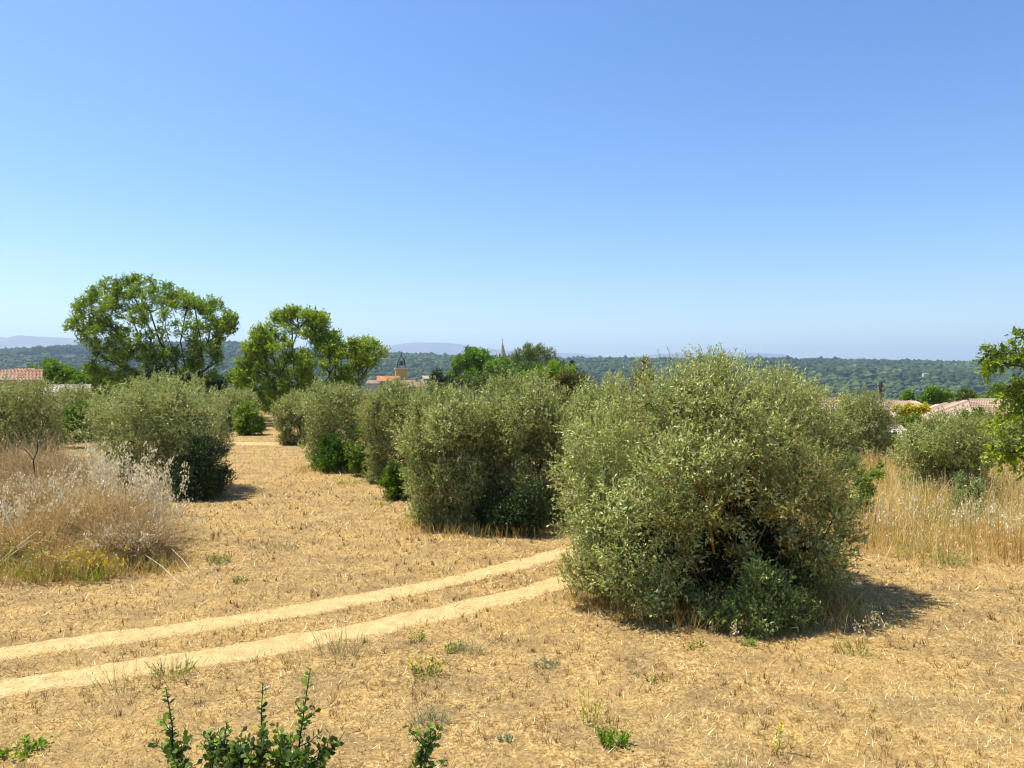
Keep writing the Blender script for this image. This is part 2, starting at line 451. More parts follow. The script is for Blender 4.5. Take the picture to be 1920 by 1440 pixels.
r1 = [G(-420, 1325), G(-200, 1272), G(0, 1228), G(250, 1192), G(500, 1156), G(750, 1110), G(900, 1078), G(1030, 1046), G(1120, 1018), G(1200, 985)]
r2 = [G(-420, 1420), G(-200, 1350), G(0, 1296), G(250, 1253), G(500, 1213), G(750, 1166), G(900, 1134), G(1030, 1100), G(1130, 1062), G(1240, 1015)]
rut(r1, .50, 11); rut(r2, .54, 23)
rut([G(300, 828), G(430, 831), G(560, 834), G(640, 838)], 1.5, 31, 120)
rut([(-26, 52), (-19, 52.5), (-14, 53), (-8, 54)], 2.2, 37, 80)

# hills with a wood on them
RX = np.array([-900, -200, 0, 60, 150, 250, 430, 470, 520, 750, 860, 1075, 1200, 1400, 1480, 1560, 1700, 1800, 1900, 2100, 2900], float)
RY = np.array([672, 664, 659, 655, 649, 643, 642, 646, 652, 664, 667, 673, 674, 672, 675, 676, 678, 680, 684, 692, 696], float)
RD = 2500.0
def hill(x, y):
    ridge = np.interp(x, (RX - 960) / FOC * RD, EYE - (RY - 705) / FOC * RD) - 6
    t = ss(1080, RD, y) * .35 + .65 * np.clip((y - 1080) / (RD - 1080), 0, 1) ** 1.05
    back = 1 - .25 * ss(RD, RD + 900, y)
    n = (fbm(x / 330, y / 330, 51, 4) - .47) * 26 * ss(1080, 1500, y) * (1 - .75 * ss(2100, 2500, y))
    return -31.5 + (ridge + 31.5) * t * back + n
hx = np.linspace(-4200, 4200, 180); hy = np.linspace(1060, 3500, 70)
X, Y = np.meshgrid(hx, hy)
mb = MB(); mb.add(*sheet(X, Y, hill(X, Y)))
tag(mb.build('hills', M['hill'], smooth=True), kind='structure')

def ico():
    t = (1 + 5 ** .5) / 2
    v = unit(np.array([[-1, t, 0], [1, t, 0], [-1, -t, 0], [1, -t, 0], [0, -1, t], [0, 1, t], [0, -1, -t], [0, 1, -t], [t, 0, -1], [t, 0, 1], [-t, 0, -1], [-t, 0, 1]], float))
    f = np.array([[0, 11, 5], [0, 5, 1], [0, 1, 7], [0, 7, 10], [0, 10, 11], [1, 5, 9], [5, 11, 4], [11, 10, 2], [10, 7, 6], [7, 1, 8], [3, 9, 4], [3, 4, 2], [3, 2, 6], [3, 6, 8], [3, 8, 9], [4, 9, 5], [2, 4, 11], [6, 2, 10], [8, 6, 7], [9, 8, 1]])
    return v, f
IV, IF = ico()
IV = IV @ np.array([[1, 0, 0], [0, math.cos(.55), math.sin(.55)], [0, -math.sin(.55), math.cos(.55)]])   # one vertex points up
IF = IF[(IV[IF].mean(1)[:, 2] > -.25)]
def crowns(mb, P, r, squash, tint):
    n = len(P)
    v = P[:, None] + (IV[None] * (1 + rng.normal(size=(n, 12, 1)) * .16)) * r[:, None, None] * np.array([1, 1, 1.]) * np.stack([np.ones(n), np.ones(n), squash], 1)[:, None]
    f = IF[None] + (np.arange(n) * 12)[:, None, None]
    mb.add(v, f.reshape(-1, 3), np.repeat(tint, len(IF)))

def clearing(x, y):
    return (((x - 1010) / 75) ** 2 + ((y - 1900) / 45) ** 2 < 1)
n = 14500
y = 1090 + (2560 - 1090) * rng.random(n) ** .8
x = (rng.random(n) * 2 - 1) * (y * .78 + 120)
k = ~clearing(x, y) & (fbm(x / 90, y / 90, 71, 3) > .2)
x, y = x[k], y[k]
r = rng.uniform(4.3, 8.2, len(x)) * (1 + .35 * (rng.random(len(x)) < .16))
P = np.stack([x, y, hill(x, y) + r * .7], 1)
mb = MB(); crowns(mb, P, r, rng.uniform(.75, 1.15, len(x)), np.clip(.50 + 1.1 * (fbm(x / 170, y / 170, 77, 3) - .45) + .25 * (1 - ss(1100, 1700, y)) + rng.normal(size=len(x)) * .16, 0, 1))
tag(mb.build('forest', M['forest']), 'dark green wood covering the low ridge behind the village', 'forest', kind='stuff')

t = np.linspace(0, 2 * pi, 25)[:-1]
mb = MB()
X, Y = np.meshgrid(np.linspace(940, 1080, 12), np.linspace(1858, 1942, 12))
mb.add(*sheet(X, Y, hill(X, Y) + 2.2))
tag(mb.build('hillside_field', M['field'], smooth=True), kind='structure')

# trees of the valley floor, too far to tell apart
n = 1700
y = 300 + 800 * rng.random(n) ** .7
x = (rng.random(n) * 2 - 1) * (y * .78 + 40)
k = fbm(x / 60, y / 60, 91, 3) > .42
k &= ~((np.abs(x - y * -.14) < 40) & (y < 420))
x, y = x[k], y[k]
r = rng.uniform(2.2, 4.4, len(x))
mb = MB()
for dx, dy, dz, s in ((0, 0, .8, 1), (.6, .3, .5, .7), (-.6, -.2, .55, .7), (.1, -.5, .9, .6)):
    P = np.stack([x + dx * r, y + dy * r, H(x, y) + r * dz], 1)
    crowns(mb, P, r * s, np.full(len(x), .9), np.clip(.55 + .8 * (fbm(x / 40, y / 40, 5, 2) - .4) + rng.normal(size=len(x)) * .18, 0, 1))
tag(mb.build('valley_woodland', M['forest']), 'scattered far-off trees on the valley floor below the ridge', 'woodland', kind='stuff')

def mountain(d, px, py, depth, seed):
    px = np.array(px, float); py = np.array(py, float)
    xr = (px - 960) / FOC * d; zr = EYE - (py - 705) / FOC * d
    gx = np.linspace(xr[0], xr[-1], 120); gy = np.linspace(d - depth, d + depth, 40)
    X, Y = np.meshgrid(gx, gy)
    ridge = np.interp(X, xr, zr)
    prof = np.clip(1 - np.abs(Y - d) / depth, 0, 1) ** .8
    e = ss(0, .06, (X - gx[0]) / (gx[-1] - gx[0])) * ss(0, .06, (gx[-1] - X) / (gx[-1] - gx[0]))
    Z = -60 + (ridge + 60) * prof * (.15 + .85 * e) + (fbm(X / 500, Y / 500, seed, 5) - .47) * 130 * prof * (.2 + .8 * np.clip(np.abs(Y - d) / depth * 2, 0, 1))
    mb = MB(); mb.add(*sheet(X, Y, Z))
    return tag(mb.build('mountain', M['mountain'], smooth=True), kind='structure')
mountain(7600, [-900, -500, -250, -60, 0, 16, 38, 60, 100, 140, 200, 300, 420, 600], [640, 634, 630, 630, 629, 633, 627, 629, 631, 633, 638, 646, 655, 690], 1500, 5)
mountain(11000, [660, 710, 740, 780, 830, 865, 900, 950, 1000, 1060, 1100, 1140], [668, 658, 645, 642, 641, 645, 651, 657, 660, 661, 665, 672], 1500, 8)
mountain(11500, [1120, 1180, 1230, 1290, 1340, 1400, 1450, 1470, 1478, 1500], [676, 669, 664, 661, 660, 661, 663, 664, 672, 690], 1500, 9)

# the air
mb = MB(); mb.box((0, 6500, 175), (24000, 14000, 660))
hz = mb.build('haze', [], None)
m = bpy.data.materials.new('haze_air'); m.use_nodes = True
nt = m.node_tree; nt.nodes.clear()
o_ = nt.nodes.new('ShaderNodeOutputMaterial'); pv = nt.nodes.new('ShaderNodeVolumePrincipled')
pv.inputs['Color'].default_value = (.57, .76, 1.0, 1); pv.inputs['Density'].default_value = 1.12e-4; pv.inputs['Anisotropy'].default_value = .2
nt.links.new(pv.outputs[0], o_.inputs['Volume'])
hz.data.materials.append(m)
tag(hz, 'pale blue summer haze over the valley and hills', 'haze', kind='stuff')

# ------------------------------------------------------------------ trees
def ellipsoid_points(lobes, n, lo=.55, hi=1.05, keep_inside=.18, zmin=.05):
    L = np.array([l[:6] for l in lobes], float)
    dens = np.array([l[7] if len(l) > 7 else 1.0 for l in lobes])
    w = dens * (L[:, 3] * L[:, 4] + L[:, 3] * L[:, 5] + L[:, 4] * L[:, 5])
    m = int(n * 2.6)
    k = rng.choice(len(L), m, p=w / w.sum())
    u = rand_dirs(m); rho = lo + (hi - lo) * rng.random(m) ** .6
    p = L[k, :3] + u * L[k, 3:6] * rho[:, None]
    inside = np.zeros(m, bool)
    for i in range(len(L)):
        q = (((p - L[i, :3]) / L[i, 3:6]) ** 2).sum(1)
        inside |= (q < .5) & (k != i)
    ok = (~inside | (rng.random(m) < keep_inside)) & (p[:, 2] > zmin)
    p, u, k = p[ok][:n], u[ok][:n], k[ok][:n]
    return p, u, k

def make_tree(name, label, cat, base, lobes, mat, bark, n_shoots, nl, L, W, length, group=None, roots=None, n_limb=160, tip=.008, bf=.45,
              upw=.45, ang=.75, droop=0., lo=.6, hi=1.06, tintvar=.13, keep=.18, zmin=.05, twig=True, twr=.003, extra=None, clumpk=0.0, crown='crown', core=0, twigmat=None, limb_r=.95, tri=False, subs=0, corek=1.35, gaps=0.0, fan=False):
    """lobes: (x, y, z, rx, ry, rz[, tint shift[, density]]) relative to the base point"""
    e = empty(name, (base[0], base[1], Hs(*base[:2]) - .02), label, cat, group)
    big = lobes
    if subs:                                                # each bough carries several smaller plumes
        out = []
        for l in lobes:
            tsh, de = (l[6] if len(l) > 6 else 0.0), (l[7] if len(l) > 7 else 1.0)
            for _ in range(subs):
                u = rand_dirs(1)[0]; u[2] = u[2] * .8 + .15; q = rng.uniform(.42, .68)
                out.append((l[0] + u[0] * l[3] * .62, l[1] + u[1] * l[4] * .62, l[2] + u[2] * l[5] * .62, l[3] * q, l[4] * q, l[5] * q * rng.uniform(.95, 1.3), tsh + rng.normal() * .05, de))
        lobes = out
    ts = np.array([(l[6] if len(l) > 6 else 0.0) for l in lobes]) + rng.normal(size=len(lobes)) * .06
    P, U, K = ellipsoid_points(lobes, n_shoots, lo, hi, keep, zmin)
    if clumpk:                                              # shoots gather in sprays and leave gaps between them
        nc = max(20, int(len(P) / clumpk)); C = P[rng.choice(len(P), nc, replace=False)]
        j = rng.integers(0, nc, len(P))
        P = C[j] + rng.normal(size=P.shape) * (length * .55); 
        d = ((P[:, None, :] - np.array([l[:3] for l in lobes])[None]) ** 2).sum(-1) if len(P) * len(lobes) < 4e5 else None
        if d is not None: K = d.argmin(1)
        U = unit(P - np.array([l[:3] for l in lobes])[K]); P[:, 2] = np.maximum(P[:, 2], zmin)
    if gaps:                                                # thin places between the plumes
        g_ = vnoise(P[:, 0] * 2.6 + P[:, 1] * 1.7, P[:, 2] * 2.6 - P[:, 1] * 2.1, 17)
        kk = rng.random(len(P)) > gaps * ss(.5, .8, g_)
        P, U, K = P[kk], U[kk], K[kk]
    D = unit(U * .75 + np.array([0, 0, upw]) + rng.normal(size=P.shape) * .38)
    mb = MB()
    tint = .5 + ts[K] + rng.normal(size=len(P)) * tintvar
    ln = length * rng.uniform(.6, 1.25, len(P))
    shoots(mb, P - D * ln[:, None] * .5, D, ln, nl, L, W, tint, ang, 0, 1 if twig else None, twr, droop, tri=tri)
    if core:                                                # added large filler leaves, tinted darker, close the crown and deepen its shade
        lob_ = np.array([l[:6] for l in lobes]); ck = rng.choice(len(lob_), core)
        Pc = lob_[ck, :3] + rand_dirs(core) * lob_[ck, 3:6] * rng.uniform(.0, .72, (core, 1)); Pc[:, 2] = np.maximum(Pc[:, 2], zmin)
        leaves(mb, Pc, rand_dirs(core), rand_dirs(core), L * corek, L * corek * .5, np.clip(.4 + ts[ck] + rng.normal(size=core) * .12, 0, 1), tri=True)
    if extra: extra(mb)
    tag(mb.build(crown, [mat, twigmat or bark], e), kind='stuff')
    # trunk and limbs
    lob = np.array([l[:6] for l in (big if not subs or fan else lobes)])
    if roots is None:
        roots = []
        for i in range(4):
            a = i * 1.57 + rng.random()
            q = np.array([math.cos(a) * .16, math.sin(a) * .16, 0]); h = lob[:, 2].mean()
            roots.append([np.array([0, 0, -.05]), q, q * 1.6 + [0, 0, h * .25], q * 3.0 + [rng.normal() * .06, rng.normal() * .06, h * .55]])
    k = rng.choice(len(lob), n_limb)
    T = lob[k, :3] + rand_dirs(n_limb) * lob[k, 3:6] * (rng.random((n_limb, 1)) ** .4) * limb_r
    T = np.vstack([T, lob[:, :3]])
    T = T[T[:, 2] > zmin + .1]
    A, par, rad, ed, nr = grow(roots, T, bf, tip)
    mb = MB()
    mb.tubes(A[par[ed]], A[ed], rad[par[ed]] * .94, rad[ed], 5, rng.uniform(.1, .9, len(ed)))
    mb.build('trunk', bark, e, smooth=True)
    return e

def auto_lobes(w, h, dep, n_top=15, n_low=14, seed=0, low=True, undercut=.84):
    g = np.random.default_rng(seed); L = []
    ga = pi * (3 - 5 ** .5)
    for i in range(n_top):
        zz = .98 - .85 * (i + .5) / n_top
        r = (1 - zz * zz) ** .5; a = i * ga + g.random() * .5
        s = g.uniform(.8, 1.2)
        q = .20 * w * s
        L.append((math.cos(a) * r * w * .31 * g.uniform(.85, 1.12), math.sin(a) * r * dep * .31, h * .52 + zz * (h * .48 - q * .95) * g.uniform(.9, 1.0), q, q * dep / w, q * g.uniform(.9, 1.15), g.normal() * .05))
    if low:
        for i in range(n_low):                              # leaves down to the ground
            a = (i + .5) / n_low * 2 * pi; q = .15 * w * g.uniform(.8, 1.1)
            L.append((math.cos(a) * w * .25, math.sin(a) * dep * .25, q * .55, q, q, q * .9, -.04 + g.normal() * .05))
        for i in range(n_low):
            a = i / n_low * 2 * pi + g.random() * .4; s = g.uniform(.75, 1.1); q = .17 * w * s
            L.append((math.cos(a) * w * .5 * (undercut - .28), math.sin(a) * dep * .5 * (undercut - .28), h * g.uniform(.24, .48), q, q, q * 1.25, -.03 + g.normal() * .05))
    L.append((0, 0, h * .5, w * .25, dep * .25, h * .3, -.08))
    return L

def olive(label, d, pl, pr, ptop, seed, n, nl, L, dep=None, low=True, mat='olive', group=None, green=0.0, lobes=None, undercut=.84, length=.32, W=None, hx=1.0):
    x = across((pl + pr) / 2, d); w = (pr - pl) / FOC * d
    h = (up(ptop, d) - Hs(x, d)) * hx
    dep = dep or w
    lb = lobes or auto_lobes(w * 1.07, h * 1.03, dep * 1.07, seed=seed, low=low, undercut=undercut)
    lb = [tuple(l[:6]) + ((l[6] if len(l) > 6 else 0) + green,) + tuple(l[7:]) for l in lb]
    return make_tree('olive_tree', label, 'olive tree', (x, d), lb, M[mat], M['bark'], int(n * 1.72), nl, L * 1.16, W or L * .43, length, group, n_limb=130, limb_r=.75, core=int(n * 1.5), twigmat=M['olive_twig'], tri=d > 15, twig=d < 20, subs=4, gaps=.75 if d < 20 else .55, hi=1.12 if d < 20 else 1.06, lo=.5)

OL = 'bushy olive trees of the grove'

# --- the big olive in front
D1 = 12.0
def main_extra(mb):
    # long sprigs that stick out of the top
    n = 150
    x = rng.normal(size=n) * .9 + .05; P = np.stack([x, rng.normal(size=n) * .5, 3.45 - .16 * x * x + rng.normal(size=n) * .08], 1)
    D = unit(np.array([0, 0, 1.]) + rng.normal(size=(n, 3)) * .22)
    shoots(mb, P, D, rng.uniform(.25, .55, n), 16, .06, .014, rng.normal(size=n) * .1 + .6, .6, 0, 1, .003)
main_lobes = [  # lobes round the hollow tinted darker, its shade put into leaf colour
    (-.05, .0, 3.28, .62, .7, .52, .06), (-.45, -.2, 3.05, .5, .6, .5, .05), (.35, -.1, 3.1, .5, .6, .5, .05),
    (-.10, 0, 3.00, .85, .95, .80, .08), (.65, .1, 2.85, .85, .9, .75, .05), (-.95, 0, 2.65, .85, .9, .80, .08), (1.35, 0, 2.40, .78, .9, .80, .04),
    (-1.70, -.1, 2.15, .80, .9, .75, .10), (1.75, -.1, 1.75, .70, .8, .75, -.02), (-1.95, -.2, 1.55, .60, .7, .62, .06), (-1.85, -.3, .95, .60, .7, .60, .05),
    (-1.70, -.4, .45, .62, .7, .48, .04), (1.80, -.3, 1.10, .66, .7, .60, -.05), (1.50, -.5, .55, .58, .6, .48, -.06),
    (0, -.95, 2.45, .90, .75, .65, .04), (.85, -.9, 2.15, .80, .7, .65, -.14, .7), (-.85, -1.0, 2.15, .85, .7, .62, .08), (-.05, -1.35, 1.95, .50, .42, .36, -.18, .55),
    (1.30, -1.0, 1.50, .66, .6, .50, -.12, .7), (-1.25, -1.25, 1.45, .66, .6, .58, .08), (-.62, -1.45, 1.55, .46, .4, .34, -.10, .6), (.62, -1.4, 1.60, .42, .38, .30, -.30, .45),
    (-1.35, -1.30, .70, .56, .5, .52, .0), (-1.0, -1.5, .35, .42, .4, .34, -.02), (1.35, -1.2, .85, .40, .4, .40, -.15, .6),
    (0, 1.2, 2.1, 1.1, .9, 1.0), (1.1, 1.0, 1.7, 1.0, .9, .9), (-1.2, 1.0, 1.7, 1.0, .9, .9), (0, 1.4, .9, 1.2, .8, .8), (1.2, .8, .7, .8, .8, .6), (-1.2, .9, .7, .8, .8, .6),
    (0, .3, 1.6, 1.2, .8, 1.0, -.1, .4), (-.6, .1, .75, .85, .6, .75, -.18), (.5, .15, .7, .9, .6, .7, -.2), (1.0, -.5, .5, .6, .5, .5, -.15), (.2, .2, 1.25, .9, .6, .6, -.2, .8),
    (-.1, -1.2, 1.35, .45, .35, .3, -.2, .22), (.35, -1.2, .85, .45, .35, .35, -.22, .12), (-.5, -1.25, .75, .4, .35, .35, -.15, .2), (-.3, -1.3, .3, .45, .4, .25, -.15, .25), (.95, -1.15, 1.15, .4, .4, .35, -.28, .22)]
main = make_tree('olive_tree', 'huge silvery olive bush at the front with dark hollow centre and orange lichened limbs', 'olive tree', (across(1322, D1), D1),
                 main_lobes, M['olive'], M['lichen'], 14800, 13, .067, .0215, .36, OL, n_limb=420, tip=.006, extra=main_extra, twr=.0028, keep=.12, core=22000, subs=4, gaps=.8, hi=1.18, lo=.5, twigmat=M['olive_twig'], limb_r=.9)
# bare lichened twigs that show through the leaves
mb = MB()
for cx_, cy_, cz_, n_, r_ in ((-.45, -1.35, 2.0, 26, .26), (.95, -1.25, 1.6, 42, .32), (-.05, -1.35, 1.6, 22, .28), (-.75, -1.5, 1.35, 16, .25), (.55, -1.3, 1.95, 18, .28)):
    P = np.array([cx_, cy_, cz_]) + rng.normal(size=(n_, 3)) * r_ * .55; D = unit(rng.normal(size=(n_, 3)) * [1, .5, 1] + [0, -.3, .2]); ln = rng.uniform(.10, .28, n_)[:, None]
    q = P + D * ln; tw = rng.uniform(.35, .92, n_)
    mb.tubes(P, q, .0045, .0025, 4, tw); mb.tubes(q, q + unit(D + rng.normal(size=(n_, 3)) * .5) * ln * .5, .003, .0018, 4, tw)
mb.path([(-.15, -1.1, .9), (-.3, -1.35, 1.5), (-.42, -1.5, 1.95), (-.75, -1.55, 2.2), (-1.05, -1.5, 2.3)], .022, .006, 6, .75)
tag(mb.build('dead_twigs', M['lichen'], main), 'bare orange lichened twigs in the crown front', kind='stuff')
g_lobes = [(0, .05, .42, .30, .28, .30, .05), (-.30, 0, .26, .28, .26, .24, 0), (.28, .05, .30, .28, .26, .26, 0), (-.08, 0, .72, .20, .20, .26, .12), (.52, .1, .24, .26, .24, .22, -.08), (-.12, -.15, .22, .25, .25, .2, .05), (-.58, .05, .2, .24, .22, .18, -.1), (.22, .1, .58, .18, .18, .2, .05)]
make_tree('young_olive', 'fresh green young olive shoots rising at the foot of the huge olive bush', 'shrub', (across(1432, 10.2), 10.2), g_lobes, M['shoot_green'], M['bark'], 800, 12, .062, .020, .28, core=400, tintvar=.2, n_limb=40, tip=.004)
g2 = [(0, .3, .8, 1.1, .4, .8, -.25), (.5, .3, 1.3, .6, .4, .6, -.2), (-.7, .2, .7, .7, .4, .7, -.25), (.8, .2, .6, .6, .4, .6, -.25), (0, 0, .8, .42, .35, .55, -.2), (.35, .1, .5, .4, .35, .45, -.2), (-.45, 0, .5, .45, .35, .45, -.25), (.25, 0, 1.35, .3, .3, .4, -.1), (-.8, .1, .4, .4, .3, .4, -.25), (.7, .1, .4, .4, .3, .4, -.2)]  # back lobes added as a dark leaf wall, deepening the hollow's shade
make_tree('undergrowth_shrub', 'dark green evergreen undergrowth and added leaf wall darkening the hollow of the huge olive bush', 'shrub', (across(1365, 11.25), 11.25), g2, M['dark'], M['darkbark'], 3200, 8, .06, .028, .25, n_limb=40, tip=.004)

# --- the row running back on the left of it
olive('large dull olive bush with dark base just behind the huge one', 18.0, 878, 1085, 702, 21, 5200, 11, .07, group=OL, dep=2.6)
olive('dense olive bush at the bend of the clearing, second behind the huge one', 17.6, 752, 935, 722, 22, 4800, 11, .07, group=OL, dep=2.4)
olive('rounded grey olive bush in the row, third behind the huge one', 24.5, 668, 815, 712, 23, 3100, 9, .085, group=OL, mat='olive_far')
olive('broad grey olive bush with green brambles at its foot', 29.0, 556, 730, 714, 24, 3000, 9, .095, group=OL, mat='olive_far')
olive('farthest olive bush of the row, brown at its base', 38.0, 512, 600, 738, 25, 1700, 8, .11, group=OL, mat='olive_far')
olive('olive bush squeezed behind the upper shoulder of the huge one', 17.5, 1040, 1215, 712, 26, 3600, 10, .075, group=OL)
olive('darker olive crown peeping over the far shoulder of the huge bush', 25.0, 1395, 1545, 690, 27, 2600, 9, .085, group=OL, mat='olive_far', green=-.08)
# --- left side
olive('wide olive bush standing alone in the clearing behind the wild oats', 22.5, 168, 436, 704, 31, 5600, 10, .078, group=OL, mat='olive_far', green=.06, dep=3.6)
olive('olive bush cut by the photo edge behind the dead brush', 30.0, -95, 118, 712, 32, 4200, 9, .095, group=OL, mat='olive_far', green=-.05)
olive('pale olive bush below the low tiled roof', 40.0, 92, 205, 722, 33, 1900, 8, .12, group=OL, mat='olive_far')
olive('small grey olive crown beyond the clearing above a lime green bush', 48.0, 398, 492, 728, 34, 1500, 8, .13, group=OL, mat='olive_far')
olive('grey olive with open dark underside at the far end of the clearing', 58.0, 482, 560, 742, 35, 1300, 7, .14, group=OL, mat='olive_far', low=False)
# --- right side
olive('small olive tree with short bare trunk standing in the tall dry grass', 21.5, 1692, 1868, 782, 41, 3600, 10, .075, group=OL, mat='olive_far', undercut=.62, green=.03)
olive('loose olive tree in front of the tiled shed', 31.0, 1548, 1676, 738, 42, 2400, 9, .10, group=OL, mat='olive_far', green=-.02)
olive('yellowish low olive beside the outer edge of the huge bush', 26.0, 1512, 1606, 768, 43, 1500, 9, .09, group=OL, mat='olive_far', green=-.10)
olive('grey olive half hidden behind the leafy tree at the frame edge', 29.0, 1832, 1960, 775, 44, 1700, 9, .10, group=OL, mat='olive_far', green=-.06)

# --- broadleaf trees beyond the grove
def px_lobes(spec, d, cx, z0, spread, tint=0.0, sq=1.0, seed=0):
    g = np.random.default_rng(seed); out = []
    for s in spec:
        px, py, r = s[:3]; q = r / FOC * d
        out.append(((px - cx) / FOC * d, g.uniform(-1, 1) * spread, up(py, d) - z0, q, q * 1.15, q * sq, tint + (s[3] if len(s) > 3 else 0), s[4] if len(s) > 4 else 1.0))
    return out

DT = 62.0
def in_poly(px, py, poly):
    poly = np.array(poly, float); c = np.zeros(len(px), bool); k = len(poly) - 1
    for i in range(len(poly)):
        a, b = poly[i], poly[k]
        t_ = ((a[1] > py) != (b[1] > py)) & (px < (b[0] - a[0]) * (py - a[1]) / (b[1] - a[1] + 1e-9) + a[0]); c ^= t_; k = i
    return c
def edge_dist(px, py, poly):
    poly = np.array(poly, float); best = np.full(len(px), 1e9)
    for i in range(len(poly)):
        a, b = poly[i], poly[(i + 1) % len(poly)]; d_ = b - a
        t_ = np.clip(((px - a[0]) * d_[0] + (py - a[1]) * d_[1]) / (d_ @ d_), 0, 1)
        best = np.minimum(best, np.hypot(px - a[0] - d_[0] * t_, py - a[1] - d_[1] * t_))
    return best
def dome(poly, n, rmin, rmax, depth, d, cx, z0, seed, open_spots=(), tint=0.0):
    """leaf clumps through a crown of that outline (bearing, dip), deep as it is wide, denser to the outside"""
    g = np.random.default_rng(seed); P = np.array(poly, float); out = []
    lo, hi = P.min(0), P.max(0)
    px = g.uniform(lo[0], hi[0], n * 6); py = g.uniform(lo[1], hi[1], n * 6)
    ok = in_poly(px, py, poly); px, py = px[ok], py[ok]; ed = edge_dist(px, py, poly)
    keep = g.random(len(px)) < np.where(ed < 26, 1.0, .42)
    for ox, oy, orad, op in open_spots: keep &= ~((np.hypot(px - ox, py - oy) < orad) & (g.random(len(px)) < op))
    px, py, ed = px[keep][:n], py[keep][:n], ed[keep][:n]
    for a, b, e_ in zip(px, py, ed):
        q = g.uniform(rmin, rmax) / FOC * d; yy = g.choice([-1, 1]) * depth * min(1, e_ / 60 + .1) ** .5 * g.uniform(.45, 1.0)
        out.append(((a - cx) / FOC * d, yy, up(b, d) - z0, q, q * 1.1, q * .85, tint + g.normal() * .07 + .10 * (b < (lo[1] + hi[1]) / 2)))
    return out
T1 = [(138, 606), (158, 576), (196, 544), (220, 527), (260, 521), (300, 528), (330, 548), (362, 557), (400, 564), (432, 582), (443, 602), (430, 626), (408, 640), (398, 690), (385, 725), (350, 738), (300, 732), (240, 722), (190, 712), (165, 690), (185, 655), (160, 628)]
x1, z1 = across(362, DT), Hs(across(362, DT), DT)
def stems(pts, d, cx, z0):
    return [[((px - cx) / FOC * d, yy, up(py, d) - z0) for px, py, yy in s] for s in pts]
rt = stems([[(356, 790, 0), (352, 760, 0), (335, 715, .5), (318, 680, .8), (290, 640, 1)], [(366, 790, 0), (372, 750, 0), (378, 700, -.4), (384, 650, -.6)], [(360, 790, 0), (348, 750, .3), (300, 715, -.6), (250, 690, -1)], [(362, 790, 0), (358, 740, 0), (345, 690, .3), (335, 640, .4)]], DT, 362, z1)
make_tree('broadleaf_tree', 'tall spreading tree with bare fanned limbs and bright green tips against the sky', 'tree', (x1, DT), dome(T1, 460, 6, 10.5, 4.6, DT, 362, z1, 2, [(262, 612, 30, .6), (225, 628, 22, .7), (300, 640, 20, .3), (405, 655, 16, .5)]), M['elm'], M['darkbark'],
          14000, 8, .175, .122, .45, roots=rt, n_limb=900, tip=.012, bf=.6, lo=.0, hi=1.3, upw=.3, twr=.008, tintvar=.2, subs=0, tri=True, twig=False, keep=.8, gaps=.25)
DT2 = 54.0
T2 = [(444, 695), (470, 642), (500, 602), (540, 583), (575, 577), (612, 592), (618, 622), (640, 645), (676, 630), (712, 648), (730, 662), (714, 674), (684, 688), (662, 735), (620, 768), (540, 768), (470, 752), (448, 722)]
x2, z2 = across(592, DT2), Hs(across(592, DT2), DT2)
rt = stems([[(590, 793, 0), (575, 750, 0), (550, 705, .3), (545, 650, .4), (558, 615, .4)], [(598, 793, 0), (628, 755, -.3), (660, 728, -.4), (690, 700, -.5), (708, 680, -.5)], [(594, 793, 0), (600, 745, .3), (615, 700, .6)], [(588, 793, 0), (550, 745, -.5), (510, 705, -.8)]], DT2, 592, z2)
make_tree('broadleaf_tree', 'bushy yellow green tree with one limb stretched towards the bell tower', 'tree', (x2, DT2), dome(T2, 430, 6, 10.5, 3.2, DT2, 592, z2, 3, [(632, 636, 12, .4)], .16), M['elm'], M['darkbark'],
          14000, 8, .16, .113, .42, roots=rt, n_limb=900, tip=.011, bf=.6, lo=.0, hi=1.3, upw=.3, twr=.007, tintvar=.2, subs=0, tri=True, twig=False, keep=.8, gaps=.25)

def clump_tree(name, label, d, spec, mat, n, L, W, length=.6, spread=None, cx=None, bark='darkbark', group=None, nl=7, tint=0.0, seed=0, cat='tree', zmin=.2, **kw):
    cx = cx if cx is not None else sum(s[0] for s in spec) / len(spec)
    x = across(cx, d); z0 = Hs(x, d)
    w = max(s[0] + s[2] for s in spec) - min(s[0] - s[2] for s in spec)
    sp = spread if spread is not None else w / FOC * d * .22
    if cat == 'tree' and min(s[2] for s in spec) > 4: spec = [(s_[0], s_[1], s_[2] * 1.28, *s_[3:]) for s_ in spec]
    lb = px_lobes(spec, d, cx, z0, sp, tint, seed=seed)
    if cat in ('bush', 'thicket', 'shrub'):                 # leafy down to the ground
        zmin = .03
        lb += [(l[0] * .9, l[1], l[2] * k_ + l[5] * .2, l[3], l[4], l[5], l[6], l[7]) for l in lb for k_ in (.3, .65) if l[2] < 3.2 * l[5] + .6]
    h = max(l[2] for l in lb)
    roots = [[(0, 0, 0), (.05, .1, h * .3), (-.1, 0, h * .55)]]
    return make_tree(name, label, cat, (x, d), lb, M[mat], M[bark], int(n * 1.3), nl, L * 1.18, W * 1.25, length, group, roots=roots, n_limb=60, tip=.012, twig=False, zmin=zmin, core=int(n * .5), limb_r=.6, tri=True, subs=kw.pop('subs', 3), gaps=.5, corek=1.2, **kw)

